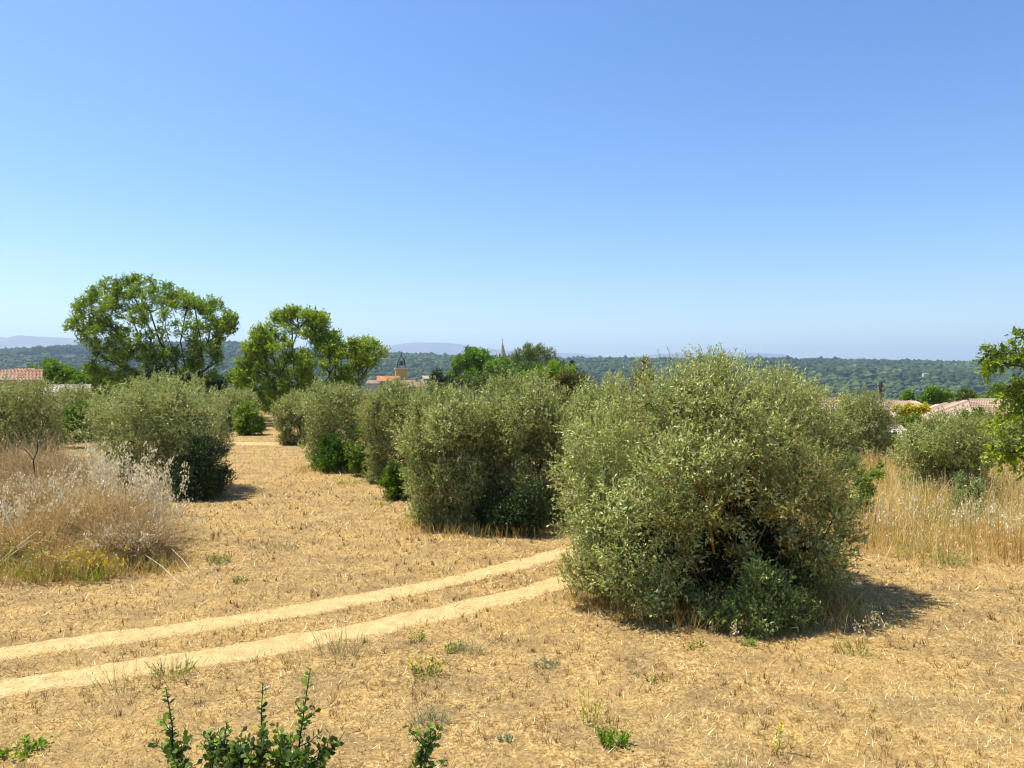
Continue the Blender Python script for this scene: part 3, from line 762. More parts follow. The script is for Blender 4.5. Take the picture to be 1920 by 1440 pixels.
BEY = 'trees beyond the grove'
clump_tree('broadleaf_tree', 'dense bright green tree next to the tiled house gable', 78, [(85, 702, 18), (105, 696, 16), (125, 700, 18), (140, 710, 14), (75, 712, 14), (105, 715, 20), (128, 722, 16), (90, 725, 16)], 'bright', 1700, .22, .15, group=BEY)
clump_tree('broadleaf_tree', 'glossy green tree under the drooping limbs of the tall spreading tree', 70, [(170, 705, 14), (190, 715, 14, -.1), (160, 722, 14), (205, 728, 14), (180, 735, 16), (250, 722, 14), (225, 735, 14), (270, 735, 14)], 'bright', 1500, .20, .13, group=BEY, tint=.05)
clump_tree('thicket', 'very dark thicket around the foot of the tall spreading tree', 58, [(285, 705, 14), (310, 700, 14), (330, 712, 16), (300, 722, 18), (345, 730, 18), (275, 725, 14), (320, 740, 16)], 'dark', 1500, .16, .10, group=BEY, cat='thicket')
clump_tree('conifer', 'blue black conifer between the tall spreading tree and a lime green bush', 66, [(398, 712, 10), (408, 722, 14), (390, 728, 14), (402, 738, 18), (415, 742, 14)], 'bluegreen', 1300, .20, .05, group=BEY, ang=.6)
clump_tree('bush', 'lime green bush left of the yellow green tree, behind the small grey olive', 62, [(430, 712, 12), (445, 706, 11), (462, 712, 12), (475, 724, 14), (440, 725, 14), (460, 730, 14)], 'lime', 1100, .16, .10, group=BEY, cat='bush')
clump_tree('broadleaf_tree', 'bright green tree with pointed top right of the village roofs', 120, [(895, 664, 9, .1), (880, 668, 9), (910, 672, 10), (870, 680, 11), (890, 682, 14), (915, 688, 14), (860, 692, 12), (880, 700, 15), (905, 706, 14), (930, 700, 14), (850, 708, 12)], 'bright', 2100, .34, .2, length=.9, group=BEY)
clump_tree('broadleaf_tree', 'green tree filling the gap between the pointed tree and the domed pine', 112, [(930, 692, 13), (950, 686, 13), (975, 700, 15), (1005, 706, 15), (1035, 712, 14), (912, 705, 14), (945, 712, 15), (985, 722, 16), (1060, 724, 14), (880, 716, 14), (1090, 738, 12)], 'bright', 1900, .30, .18, length=.8, group=BEY, tint=-.05)
clump_tree('conifer', 'small nearly black fir beside the village roofs', 110, [(820, 698, 7), (824, 710, 10), (815, 722, 10), (830, 728, 12), (835, 716, 11), (845, 722, 11), (812, 735, 10), (830, 742, 12)], 'dark', 1200, .28, .10, group=BEY, length=.7, cat='tree')
clump_tree('broadleaf_tree', 'dark olive green tree in front of the church spire', 100, [(845, 735, 14), (985, 722, 14), (1000, 735, 14), (920, 715, 14), (940, 706, 13, -.05), (955, 715, 15), (900, 725, 14), (930, 732, 16), (965, 730, 14), (870, 722, 14), (885, 735, 14)], 'pine', 1700, .26, .14, length=.8, group=BEY, tint=-.15)
clump_tree('pine_tree', 'broad domed pine hiding the church, its crown rounded like a cushion', 130, [(985, 664, 12), (1000, 660, 12), (1015, 664, 13), (965, 668, 12), (1032, 672, 13), (950, 676, 12), (1045, 684, 12), (1000, 678, 20), (975, 686, 16), (1025, 692, 16), (1055, 698, 12), (945, 690, 12), (1000, 702, 18)], 'pine', 2700, .30, .10, length=.8, group=BEY, tint=.05)
clump_tree('broadleaf_tree', 'leafy mid green tree in front of the domed pine', 85, [(1010, 705, 14), (1030, 700, 14, .1), (1050, 708, 14), (1065, 700, 11, .1), (990, 715, 13), (1040, 722, 15), (1075, 715, 12), (1020, 728, 15)], 'bright', 1700, .24, .14, length=.7, group=BEY, tint=.12)
clump_tree('shrub_tree', 'rust tinged green shrub tree behind the large dull olive bush', 45, [(1040, 722, 13, .1), (1060, 714, 12, .1), (1085, 718, 13), (1100, 728, 12, .15), (1050, 738, 14), (1080, 740, 16), (1100, 748, 12), (1065, 752, 14)], 'rust', 1900, .12, .07, length=.4, group=BEY, tint=-.14)
clump_tree('conifer', 'narrow dark spruce poking up behind the leafy mid green tree', 95, [(1073, 679, 2.2), (1072, 686, 3.6), (1075, 693, 5), (1072, 700, 6), (1074, 709, 7), (1073, 720, 8)], 'bluegreen', 700, .22, .06, length=.4, group=BEY, spread=.1)
clump_tree('dry_sprout', 'dry reddish sprout sticking up from the olives behind the huge bush', 20, [(1207, 676, 5), (1212, 690, 7), (1200, 700, 8), (1215, 708, 9), (1195, 715, 9)], 'rust', 260, .06, .03, length=.2, tint=.3, spread=.1, cat='shrub')
clump_tree('broadleaf_tree', 'round bright green tree behind the village houses below the wooded ridge', 98, [(1705, 752, 11), (1722, 746, 11), (1742, 745, 11), (1760, 748, 11), (1775, 757, 10), (1720, 762, 13), (1745, 762, 14), (1765, 768, 12)], 'bright', 1700, .28, .17, length=.7, group=BEY)
clump_tree('broadleaf_tree', 'small round grey green tree above the pink roof', 105, [(1800, 750, 8), (1812, 743, 8), (1825, 747, 8), (1832, 757, 7), (1812, 757, 10), (1797, 760, 7), (1820, 766, 9)], 'pine', 900, .28, .16, length=.6, group=BEY, tint=-.02)
clump_tree('bush', 'vivid yellow green bush between the two tiled houses', 46, [(1688, 768, 7), (1702, 766, 7), (1716, 772, 8), (1730, 766, 6), (1700, 778, 9), (1740, 770, 5)], 'yellow', 620, .13, .08, length=.35, tint=.1, cat='bush')
clump_tree('bush', 'deep green bush below the yellow green one beside the shed', 44, [(1700, 795, 9), (1712, 788, 9), (1722, 796, 9), (1705, 806, 10), (1690, 786, 7)], 'elm', 620, .13, .08, length=.35, cat='bush', tint=-.15)
clump_tree('bramble', 'green bramble growing below the gutter of the tiled shed', 38, [(1665, 822, 9), (1675, 832, 10), (1660, 838, 9), (1682, 842, 8)], 'bright', 420, .12, .08, length=.3, cat='bush', tint=.1)
clump_tree('bush', 'dark green bush in front of the pink roofed house', 40, [(1815, 782, 10), (1830, 778, 10), (1845, 786, 10), (1828, 794, 12), (1812, 796, 10)], 'bright', 620, .13, .08, length=.35, cat='bush', tint=-.1)
clump_tree('broadleaf_tree', 'pale green tree tops right of the round grey green tree', 80, [(1850, 752, 10), (1870, 742, 12), (1888, 738, 12), (1865, 760, 12), (1885, 758, 14), (1905, 748, 14)], 'elm', 1200, .22, .13, length=.6, group=BEY, tint=-.05)
# green shrubs at the foot of the olives
clump_tree('bramble', 'lime green bush at the far end of the clearing under the small grey olive', 44, [(452, 770, 12), (468, 764, 11), (480, 772, 9), (458, 786, 12), (472, 800, 12), (485, 790, 9), (455, 803, 9)], 'elm', 1100, .11, .07, length=.35, tint=.08, cat='bush')
clump_tree('bramble', 'green bramble below the broad grey olive bush of the row', 27.3, [(612, 838, 18), (640, 828, 17, -.1), (622, 862, 20), (655, 850, 18, -.1), (598, 868, 14, .1), (645, 875, 14, -.1)], 'bright', 1300, .075, .045, length=.3, cat='bush', tint=-.28)
clump_tree('shrub', 'glossy dark shrub wedged between two grey olive bushes of the row', 26.2, [(680, 815, 16), (700, 835, 18), (672, 850, 18, .1), (695, 868, 16), (712, 858, 14)], 'elm', 1000, .08, .05, length=.3, cat='bush', tint=-.32)
clump_tree('bramble', 'fresh green bush at the left foot of the dense olive at the bend', 21.0, [(738, 880, 17), (755, 898, 17, .1), (730, 905, 13, .1), (765, 912, 12)], 'elm', 700, .07, .045, length=.25, cat='bush', tint=-.18)
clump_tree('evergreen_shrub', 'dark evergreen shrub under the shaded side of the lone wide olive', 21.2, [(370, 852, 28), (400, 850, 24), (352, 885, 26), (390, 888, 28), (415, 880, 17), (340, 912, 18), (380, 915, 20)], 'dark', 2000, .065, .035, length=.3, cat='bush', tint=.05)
clump_tree('evergreen_shrub', 'dark evergreen shrub below the pale olive under the low tiled roof', 36, [(130, 775, 12), (150, 768, 11), (140, 790, 12), (158, 785, 10), (120, 790, 10)], 'bright', 800, .10, .06, length=.3, cat='bush', tint=-.1)
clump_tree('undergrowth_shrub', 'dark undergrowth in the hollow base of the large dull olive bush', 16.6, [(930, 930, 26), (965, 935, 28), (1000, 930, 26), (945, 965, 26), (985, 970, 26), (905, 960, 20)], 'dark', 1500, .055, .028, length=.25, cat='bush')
clump_tree('shrub', 'straggling shrub with reddish dry flower heads beside the tall dry grass', 17.2, [(1600, 872, 16), (1620, 890, 16, .1), (1640, 885, 10, .2), (1608, 910, 18), (1632, 918, 14, .1), (1595, 940, 16), (1650, 872, 9)], 'elm', 700, .055, .03, length=.25, cat='bush', tint=-.12)
clump_tree('shrub', 'grey green leafy shrub at the foot of the small olive in the dry grass', 18.6, [(1800, 905, 14), (1825, 915, 15), (1785, 925, 13), (1815, 935, 14), (1840, 920, 11)], 'shoot_green', 480, .06, .03, length=.28, cat='bush', tint=-.2)

# the leafy tree whose branch reaches in from the frame edge
DE = 13.5
TE = [(1868, 660, 20, -.15), (1858, 675, 14, -.2), (1890, 655, 18, -.1), (1905, 668, 20, .05), (1885, 678, 14), (1925, 625, 16, -.15), (1938, 668, 18), (1900, 735, 26, .12), (1925, 740, 32, .1), (1905, 770, 24, .15), (1930, 790, 34, .1), (1900, 800, 22, .15), (1918, 830, 26, .12), (1906, 850, 18, .15), (1940, 850, 30),
      (2040, 590, 60), (2080, 560, 60), (2110, 640, 70, 0, .4), (2040, 700, 60, 0, .4), (2090, 740, 70, 0, .4), (2170, 600, 60, 0, .4), (2000, 800, 50, 0, .5), (2150, 760, 60, 0, .4), (2060, 640, 60, 0, .4)]
xe, ze = across(2060, DE), 0.0
rt = stems([[(2060, 1064, 0), (2058, 950, 0), (2050, 850, .1), (2055, 760, .1), (2060, 660, .1)], [(2050, 850, .1), (1990, 800, 0), (1940, 790, 0)], [(2055, 760, .1), (2000, 710, 0), (1950, 690, 0), (1905, 683, 0), (1885, 681, 0)]], DE, 2060, ze)
make_tree('broadleaf_tree', 'leafy tree reaching in from the frame edge with one branch against the sky', 'tree', (xe, DE), px_lobes(TE, DE, 2060, ze, .5, seed=6), M['lime'], M['darkbark'],
          1800, 9, .095, .05, .34, roots=rt, n_limb=260, tip=.005, bf=.3, lo=.4, upw=.05, droop=.35, twr=.004, tintvar=.2, ang=.9)

# ------------------------------------------------------------------ buildings
def tile_roof(mb, w, run, rise, mat=0, pitch=.24, hip=0.0, sgn=-1, y0=0.0, z0=0.0, course=.38):
    """one slope of half-round tiles: ridge along x at (y0, z0), falling towards sgn*y"""
    nx = int(w / pitch) * 4 + 1; L = math.hypot(run, rise); ny = max(3, int(L / course))
    u = np.linspace(-w / 2, w / 2, nx); vv = np.repeat(np.linspace(0, 1, ny + 1), 2)[1:-1]
    U, V = np.meshgrid(u, vv)
    U = np.maximum(U, -w / 2 + hip * (1 - V))
    lift = np.tile([0.0, .035], ny)[:, None]
    prof = .085 * np.abs(np.sin(pi * (U + w / 2) / pitch)) + lift
    ny_, nz_ = sgn * rise / L, run / L
    Y = y0 + sgn * run * V + ny_ * prof; Z = z0 - rise * V + nz_ * prof
    v, f = sheet(U, Y, Z)
    if sgn > 0: f = f[:, ::-1]
    if sgn < 0: f = f[:, ::-1]
    cols = ((v[f].mean(1)[:, 0] + w / 2) / pitch).astype(int); rows = ((v[f].mean(1)[:, 1] - y0) * sgn / run * ny).astype(int)
    tint = ((cols * 7919 + rows * 104729) % 997) / 997.0
    seg = np.tile(np.arange(nx - 1) % 4, len(vv) - 1)
    tint = np.where((seg == 0) | (seg == 3), tint * .35, .45 + tint * .55)     # channel tiles darker than cover tiles, groove shade put into the tint too
    mb.add(v, f, tint, mat)

def house(name, label, x, y, zr, w, run, pitch_deg, wall, tile, rz=0.0, eave_h=None, chimney=None, z0=None, windows=1, hip=0.0, group=None):
    """zr: height of the ridge. w: length along the ridge; run: half depth"""
    z0 = Hs(x, y) - .3 if z0 is None else z0
    e = empty(name, (x, y, z0), label, 'house', group, rz)
    rise = run * math.tan(R(pitch_deg)); hr = zr - z0; he = hr - rise
    # walls with gables, 0.35 m inside the roof edge
    a, b = w / 2 - .25 , run - .35; hb = he + .35 * math.tan(R(pitch_deg)) - .06
    mb = MB()
    v = [(-a, -b, 0), (a, -b, 0), (a, b, 0), (-a, b, 0), (-a, -b, hb), (a, -b, hb), (a, b, hb), (-a, b, hb), (-a, 0, hb if hip else hr - .07), (a, 0, hr - .07)]
    mb.add(v, [[0, 1, 5, 4], [2, 3, 7, 6]]); mb.add(v, [[1, 2, 6, 9, 5]]); mb.add(v, [[3, 0, 4, 8, 7]])
    wl_ = mb.build('wall', M[wall], e)
    for s in (-1, 1):
        mb = MB(); tile_roof(mb, w, run, rise, sgn=s, z0=hr, hip=hip)
        mb.build('roof', M[tile], e, smooth=False)
    if hip:
        mb = MB(); m_ = 24; yy = np.linspace(-run, run, m_ * 2 + 1); tt_ = 1 - np.abs(yy) / run
        q = np.stack([np.full(len(yy), -w / 2), yy, np.full(len(yy), he)], 1); t_ = np.stack([-w / 2 + hip * tt_, yy, he + rise * tt_], 1)
        bump = .07 * np.abs(np.sin(np.arange(len(yy)) * pi / 2))[:, None] * np.array([-.3, 0, 1]); v_ = np.vstack([q + bump, t_ + bump]); i_ = np.arange(len(yy) - 1)
        mb.add(v_, np.stack([i_ + 1, i_, i_ + len(yy), i_ + 1 + len(yy)], 1), rng.random(len(i_))); mb.build('roof', M[tile], e)
    mb = MB(); n = int((w - hip) / .4)
    for i in range(n):
        dw = (w - hip) / n; xx = -w / 2 + hip + (i + .5) * dw
        mb.tubes([(xx - dw / 2, 0, hr + .02)], [(xx + dw / 2, 0, hr + .02)], .11, .09, 8, rng.random())
    mb.build('ridge_tiles', M[tile], e)
    for s in (-1, 1):
        mb = MB(); mb.tubes([(-w / 2, s * (run + .05), he - .02)], [(w / 2, s * (run + .05), he - .02)], .06, .06, 8)
        mb.build('gutter', M['zinc'], e)
    if chimney:
        for cx, cw, ch in chimney:
            mb = MB(); mb.box((cx, .3, hr + ch / 2 - .3), (cw, .5, ch + .6)); mb.box((cx, .3, hr + ch + .04), (cw + .14, .64, .08))
            mb.build('chimney', M['wood'] if ch < .2 else M[wall], e)
    for i in range(windows):
        xx = -w / 2 + (i + .5) * w / windows
        mb = MB(); mb.box((xx, -b - .02, min(1.7, hb * .5)), (.9, .06, 1.2)); wo_ = mb.build('window', M['shutter'], e)
        mb = MB(); mb.box((xx, -b - .055, min(1.7, hb * .5)), (.66, .02, .96)); mb.build('pane', M['glass'], wo_)
    return e

d = 60; house('house', 'low house with red brown tiled roof at the far left edge', across(-35, d), d, up(695, d), 196 / FOC * d, 2.3, 18, 'render_wall', 'tile', rz=.56, windows=2)
d = 66; house('house', 'dark roof just showing behind the ridge of the red brown tiled house', across(46, d), d, up(693, d), 32 / FOC * d, 1.6, 14, 'darkwall', 'tile', rz=.56, windows=1)
d = 52; house('house', 'low outbuilding whose tiled roof edge shows above the pale olive', across(128, d), d, up(724, d), 74 / FOC * d, 1.6, 16, 'render_wall', 'tile_grey', rz=.5, windows=1)
d = 64; house('house', 'tiled roof with dark eave line beside the huge olive bush', across(1545, d), d, up(748, d), 4.2, 3.0, 18, 'render_wall', 'tile_pink', windows=1)
d = 70; house('house', 'beige roofed house behind the loose olive, by the wooden pole', across(1672, d), d, up(753, d), 5.0, 4.2, 16, 'render_wall', 'tile_pink', rz=.15, windows=1)
d = 54; house('house', 'long pale pink tiled roof sloping behind the small olive in the dry grass', across(1846, d), d + 1, up(751, d), 11.5, 5.0, 15, 'render_wall', 'tile_pink', rz=.30, windows=2, hip=5.0)

# tiled shed with a zinc gutter
d = 42.0; xs_ = across(1672, d); zs_ = Hs(xs_, d)
e = empty('garden_shed', (xs_, d + 1.2, zs_), 'small shed with grey wavy tiles, zinc gutter and dark open front', 'shed', rz=-.06)
ht = up(800, d) - zs_
mb = MB(); tile_roof(mb, 2.0, 1.5, .38, z0=ht, pitch=.24); mb.build('roof', M['tile_grey'], e)
mb = MB(); mb.tubes([(-1.0, -1.56, ht - .44)], [(1.05, -1.56, ht - .44)], .06, .06, 8); mb.build('gutter', M['zinc'], e)
for s in (-.9, .9):
    mb = MB(); mb.box((s, -1.4, (ht - .5) / 2), (.12, .12, ht - .5)); mb.build('post', M['wood'], e)
mb = MB(); mb.box((0, -.1, (ht - .2) / 2), (1.9, .12, ht - .2)); mb.build('wall', M['darkwall'], e)

# utility pole and its line
d = 76.0; xp = across(1651, d); zp = Hs(xp, d); hp = up(717, d) - zp
e = empty('utility_pole', (xp, d, zp), 'dark wooden pole standing behind the beige roofed house', 'pole')
mb = MB(); mb.path([(0, 0, -.2), (0, 0, hp * .5), (0, 0, hp)], .22, .15, 9); mb.build('shaft', M['wood'], e, smooth=True)
mb = MB(); mb.box((0, 0, hp - .35), (.7, .12, .12)); mb.build('crossarm', M['wood'], e)
for s in (-.28, .28):
    mb = MB(); mb.path([(s, 0, hp - .29), (s, 0, hp - .12)], .05, .035, 8); mb.build('insulator', M['trim'], e)
pA = np.array((xp, d, zp + hp - .12)); pB = np.array((across(1460, 88), 88, up(745, 88)))
t = np.linspace(0, 1, 24)[:, None]; c = pA + (pB - pA) * t; c[:, 2] -= (4 * t * (1 - t))[:, 0] * .35
mb = MB(); mb.path(c, .022, .022, 5, mat=0)
tag(mb.build('power_line', M['iron']), 'thin dark cable strung from the wooden pole over the roofs', 'cable')

# ochre bell tower with an iron belfry
d = 285.0; xt = across(752.5, d); zt = Hs(xt, d); ht = up(692, d) - zt
e = empty('bell_tower', (xt, d, zt), 'square ochre clock tower of the village topped by a wrought iron belfry', 'bell tower', rz=.22)
s = 4.5
mb = MB(); mb.box((0, 0, ht / 2), (s, s, ht)); mb.build('wall', M['ochre'], e)
mb = MB(); mb.box((0, 0, ht + .13), (s + .5, s + .5, .26)); mb.box((0, 0, ht + .38), (s + .2, s + .2, .22)); mb.build('cornice', M['trim'], e)
z_ = ht + .5
for sx in (-1, 1):
    for sy in (-1, 1):
        mb = MB(); c = [(sx * 1.6, sy * 1.6, z_), (sx * 1.35, sy * 1.35, z_ + 1.2), (sx * 1.2, sy * 1.2, z_ + 2.6), (sx * .7, sy * .7, z_ + 3.5), (sx * .12, sy * .12, z_ + 4.4)]
        mb.path(c, .11, .09, 6); mb.build('belfry_rib', M['iron'], e)
for zz, q in ((z_ + 1.2, 1.35), (z_ + 2.6, 1.2)):
    mb = MB(); c = [(-q, -q, zz), (q, -q, zz), (q, q, zz), (-q, q, zz), (-q, -q, zz)]
    mb.path(c, .09, .09, 6); mb.build('belfry_ring', M['iron'], e)
for q in (-.8, -.4, 0, .4, .8):
    for ax in (0, 1):
        for sg in (-1, 1):
            mb = MB(); p = (q, sg * 1.3, z_ + 1.2) if ax == 0 else (sg * 1.3, q, z_ + 1.2)
            mb.path([p, (p[0] * .95, p[1] * .95, z_ + 2.6)], .05, .05, 5); mb.build('belfry_bar', M['iron'], e)
mb = MB()
prof = [(.0, 2.5), (.28, 2.45), (.42, 2.1), (.52, 1.7), (.75, 1.4), (.78, 1.3)]
a = np.arange(12) / 12 * 2 * pi
rings = [np.stack([np.cos(a) * r_, np.sin(a) * r_, np.full(12, z_ + zz)], 1) for r_, zz in prof]
i = np.arange(12); j = (i + 1) % 12
mb.add(np.concatenate(rings), np.concatenate([np.stack([i + 12 * k, j + 12 * k, j + 12 * (k + 1), i + 12 * (k + 1)], 1) for k in range(len(prof) - 1)]))
mb.build('bell', M['iron'], e, smooth=True)
mb = MB(); mb.path([(0, 0, z_ + 4.3), (0, 0, z_ + 5.6), (0, 0, z_ + 7.2)], .13, .04, 6); mb.path([(-.5, 0, z_ + 5.3), (.5, 0, z_ + 5.3)], .06, .06, 5); mb.path([(0, 0, z_ + 4.6), (0, 0, z_ + 4.9)], .3, .2, 8)
mb.build('finial', M['iron'], e)

# church spire
d = 360.0; xc = across(942, d); zc = Hs(xc, d)
e = empty('church', (xc, d, zc), 'pale stone church spire rising behind the domed pine', 'church', rz=.35)
zb = up(672, d) - zc; ztp = up(641, d) - zc
mb = MB(); mb.box((0, 0, zb / 2 - .5), (5.6, 5.6, zb - 1)); mb.build('wall', M['spire'], e)
mb = MB(); mb.box((0, 0, zb - .8), (6.2, 6.2, .5)); mb.build('cornice', M['trim'], e)
mb = MB(); a = np.arange(8) / 8 * 2 * pi + pi / 8; rr = 2.3
v = np.vstack([np.stack([np.cos(a) * rr, np.sin(a) * rr, np.full(8, zb - .6)], 1), np.stack([np.cos(a) * .12, np.sin(a) * .12, np.full(8, ztp)], 1)])
i = np.arange(8); j = (i + 1) % 8
mb.add(v, np.stack([i, j, j + 8, i + 8], 1)); mb.build('spire', M['spire'], e)
mb = MB(); mb.path([(0, 0, ztp - .1), (0, 0, ztp + 1.8)], .1, .05, 6); mb.path([(-.5, 0, ztp + 1.2), (.5, 0, ztp + 1.2)], .06, .06, 5); mb.build('cross', M['iron'], e)
for sx in (-1, 1):
    for sy in (-1, 1):
        mb = MB(); mb.box((sx * 2.4, sy * 2.4, zb + .3), (.9, .9, 2.2)); mb.box((sx * 2.4, sy * 2.4, zb + 2.1), (.9, .9, 1.4), taper=.05); mb.build('pinnacle', M['spire'], e)

VG = 'village houses by the bell tower'
d = 276.0
house('house', 'orange tiled house roof on the left of the ochre tower', across(730, d), d - 3, up(705.5, d), 8.5, 5.5, 18, 'stone_wall', 'tile_orange', rz=.28, chimney=[(2.2, .8, .7)], group=VG)
house('house', 'low pale roof at the very left of the village', across(709, d), d - 8, up(713, d), 5.0, 4, 15, 'render_wall', 'tile_pink', rz=.05, group=VG)
house('house', 'pinkish roof with chimneys at the foot of the ochre tower', across(767, d), d - 10, up(713, d), 8.0, 4.5, 15, 'render_wall', 'tile_pink', rz=-.1, chimney=[(-2.4, .7, 1.0), (2.2, .8, .8)], group=VG)
house('house', 'wide terracotta roof on the right of the ochre tower', across(790, d), d - 14, up(716, d), 7.5, 5, 18, 'stone_wall', 'tile', rz=.12, group=VG)
house('house', 'taller stone house behind the terracotta roof', across(797, d), d + 12, up(705, d + 12), 5.5, 4, 16, 'stone_wall', 'tile_grey', rz=.3, group=VG)
for px, py, dd, w_, lab in ((1667, 747, 620, 14, 'long pale farm building on the valley floor near the pole'), (1692, 747, 640, 9, 'cream farmhouse on the valley floor right of the long farm building'), (1568, 741, 600, 8, 'tiny pale house on the valley floor above the tiled roofs'), (1735, 724, 1520, 12, 'lone pale house among the trees on the wooded ridge')):
    zz = Hs(across(px, dd), dd) if dd < 1000 else float(hill(np.array([across(px, dd)]), np.array([float(dd)]))[0])
    house('farmhouse', lab, across(px, dd), dd, zz + (8 if dd < 1000 else 13), w_, 4, 18, 'trim', 'tile_pink', z0=zz - 1, windows=2)

# ------------------------------------------------------------------ dry grass
def rut_dist(x, y):
    best = np.full(len(x), 9.0); wid = np.full(len(x), .6)
    for c, w in RUTS[:2]:
        for i in range(0, len(c), 3):
            dd = np.hypot(x - c[i, 0], y - c[i, 1]); best = np.minimum(best, dd)
    return best

def blades(mb, x, y, h, w, lean, tint, mat=0, seg=1):
    n = len(x); a = rng.random(n) * 2 * pi
    side = np.stack([np.cos(a), np.sin(a), np.zeros(n)], 1)
    b = rng.random(n) * 2 * pi
    top = np.stack([np.cos(b) * lean, np.sin(b) * lean, np.sqrt(np.clip(1 - lean ** 2, .02, 1))], 1) * h[:, None]
    P = np.stack([x, y, H(x, y) - .004], 1)
    if seg == 1:
        v = np.stack([P - side * w[:, None] / 2, P + side * w[:, None] / 2, P + top], 1)
        mb.add(v, np.arange(n * 3).reshape(-1, 3), tint, mat)
    else:
        mid = P + top * .5 + np.array([0, 0, 1.]) * (h * .12)[:, None]
        v = np.stack([P - side * w[:, None] / 2, P + side * w[:, None] / 2, mid + side * w[:, None] * .4, mid - side * w[:, None] * .4, P + top], 1)
        q = np.arange(n)[:, None] * 5
        mb.add(v, np.hstack([q, q + 1, q + 2, q + 3]), tint, mat)
        mb.add(v, np.hstack([q + 3, q + 2, q + 4]), tint, mat)

def sample_ground(n, d0, d1, k=1.0, half=.78):
    u = rng.random(n)
    y = d0 * (d1 / d0) ** (u ** k)
    x = (rng.random(n) * 2 - 1) * (y * half + .6)
    return x, y

mb = MB()
x, y = sample_ground(295000, 4.2, 46.0, 1.2)
rd = rut_dist(x, y)
edge = .17 + .38 * (fbm(x * 1.6, y * 1.6, 41, 3) - .45)
keep = (rd > edge) | (rng.random(len(x)) < .07)
patch = fbm(x / 1.1, y / 1.1, 43, 3)
keep &= (rng.random(len(x)) < .35 + 1.3 * patch)
x, y, rd, patch = x[keep], y[keep], rd[keep], patch[keep]
sc = np.clip(y / 9, .75, 3.0)
h = rng.uniform(.025, .095, len(x)) * (1 + .4 * (patch > .55)) * np.sqrt(sc)
w = rng.uniform(.004, .009, len(x)) * sc
mid = (rd > .25) & (rd < .75) & (y < 17)
fine = fbm(x / .16, y / .16, 44, 2)
tint = np.clip(.46 + 1.2 * (patch - .47) + .9 * (fbm(x / 3.2 + 5, y / 3.2, 46, 3) - .47) + 1.5 * (fine - .37) + rng.normal(size=len(x)) * .20 - .06 * mid, 0, .97)
gr = (fbm(x / 1.7 + 30, y / 1.7, 47, 3) > .56) & (rng.random(len(x)) < .22)
tint[gr] = 1.0
chip = rng.random(len(x)) < .05; tint[chip] = .93; w[chip] *= 1.7
blades(mb, x, y, h, w, np.clip(rng.normal(size=len(x)) * .22 + .84, .1, .992), tint)
# coarser straw and tufts that stand out singly
n = 30000; x, y = sample_ground(n, 4.2, 24.0, 1.0)
k = (rut_dist(x, y) > .26) | (rng.random(n) < .10); x, y = x[k], y[k]; sc = np.clip(y / 8, .8, 2.4)
blades(mb, x, y, rng.uniform(.05, .13, len(x)) * np.sqrt(sc), rng.uniform(.008, .015, len(x)) * sc, np.clip(rng.normal(size=len(x)) * .1 + .93, .5, .995), rng.choice([.03, .12, .2, .3, .55, .75, .9], len(x)))
n = 4200; x, y = sample_ground(n, 4.2, 26.0, 1.0)
k = (rut_dist(x, y) > .3); x, y = x[k], y[k]
k = fbm(x / .9, y / .9, 49, 3) > .40; x, y = x[k], y[k]; m_ = 9
tn = rng.choice([.05, .15, .3, .6, .85, 1.0], len(x), p=[.2, .2, .2, .2, .1, .1])
x = np.repeat(x, m_) + rng.normal(size=len(x) * m_) * .018; y = np.repeat(y, m_) + rng.normal(size=len(y) * m_) * .018
blades(mb, x, y, rng.uniform(.05, .13, len(x)), rng.uniform(.005, .009, len(x)) * np.clip(y / 8, .8, 2.2), np.clip(rng.normal(size=len(x)) * .2 + .45, 0, .95), np.clip(np.repeat(tn, m_) + rng.normal(size=len(x)) * .05, 0, 1))
tag(mb.build('mown_grass', M['straw']), 'short dried mown grass covering the whole clearing', 'grass', kind='stuff')

# tall dry grass on the right
mb = MB()
n = 52000
y = 13.2 + 17 * rng.random(n) ** 1.35; x = rng.uniform(5.4, 23, n)
px_ = 960 + FOC * x / y
front = 13.6 + .9 * (fbm(x * .8, x * 0, 61, 3) - .4) + np.clip(7.6 - x, 0, 3) * 1.2
k = (y > front) & (px_ < 2150) & (x > 6.2 + .06 * (y - 13)) & (rng.random(n) < .35 + .9 * fbm(x / 1.3, y / 1.3, 63, 3))
x, y = x[k], y[k]; front = front[k]
hh = rng.uniform(.35, .95, len(x)) * np.clip(.55 + (y - front) * .45, .5, 1.0) * (.25 + 1.6 * fbm(x / .9, y / .9, 65, 3))
tint = np.clip(.52 + 1.3 * (fbm(x / .8, y / .8, 67, 3) - .45) + rng.normal(size=len(x)) * .2, 0, .95)
tint[(rng.random(len(x)) < .3) & (fbm(x / 1.1 + 9, y / 1.1, 69, 3) > .52)] = 1.0
blades(mb, x, y, hh, rng.uniform(.005, .010, len(x)) * np.clip(y / 15, 1, 2), np.clip(rng.normal(size=len(x)) * .25 + .35, 0, .95), tint, 0, 2)
k = rng.random(len(x)) < .5                                 # seed heads
P = np.stack([x[k], y[k], H(x[k], y[k]) + hh[k] * rng.uniform(.7, 1.0, k.sum())], 1) + rng.normal(size=(k.sum(), 3)) * .06
leaves(mb, P, unit(np.array([0, 0, -.6]) + rng.normal(size=P.shape) * .6), rand_dirs(len(P)), rng.uniform(.03, .06, len(P)), .014, rng.random(len(P)), 1)
tag(mb.build('tall_grass', [M['tallstraw'], M['oat']]), 'tall golden dry grass around the small olive', 'grass', kind='stuff')

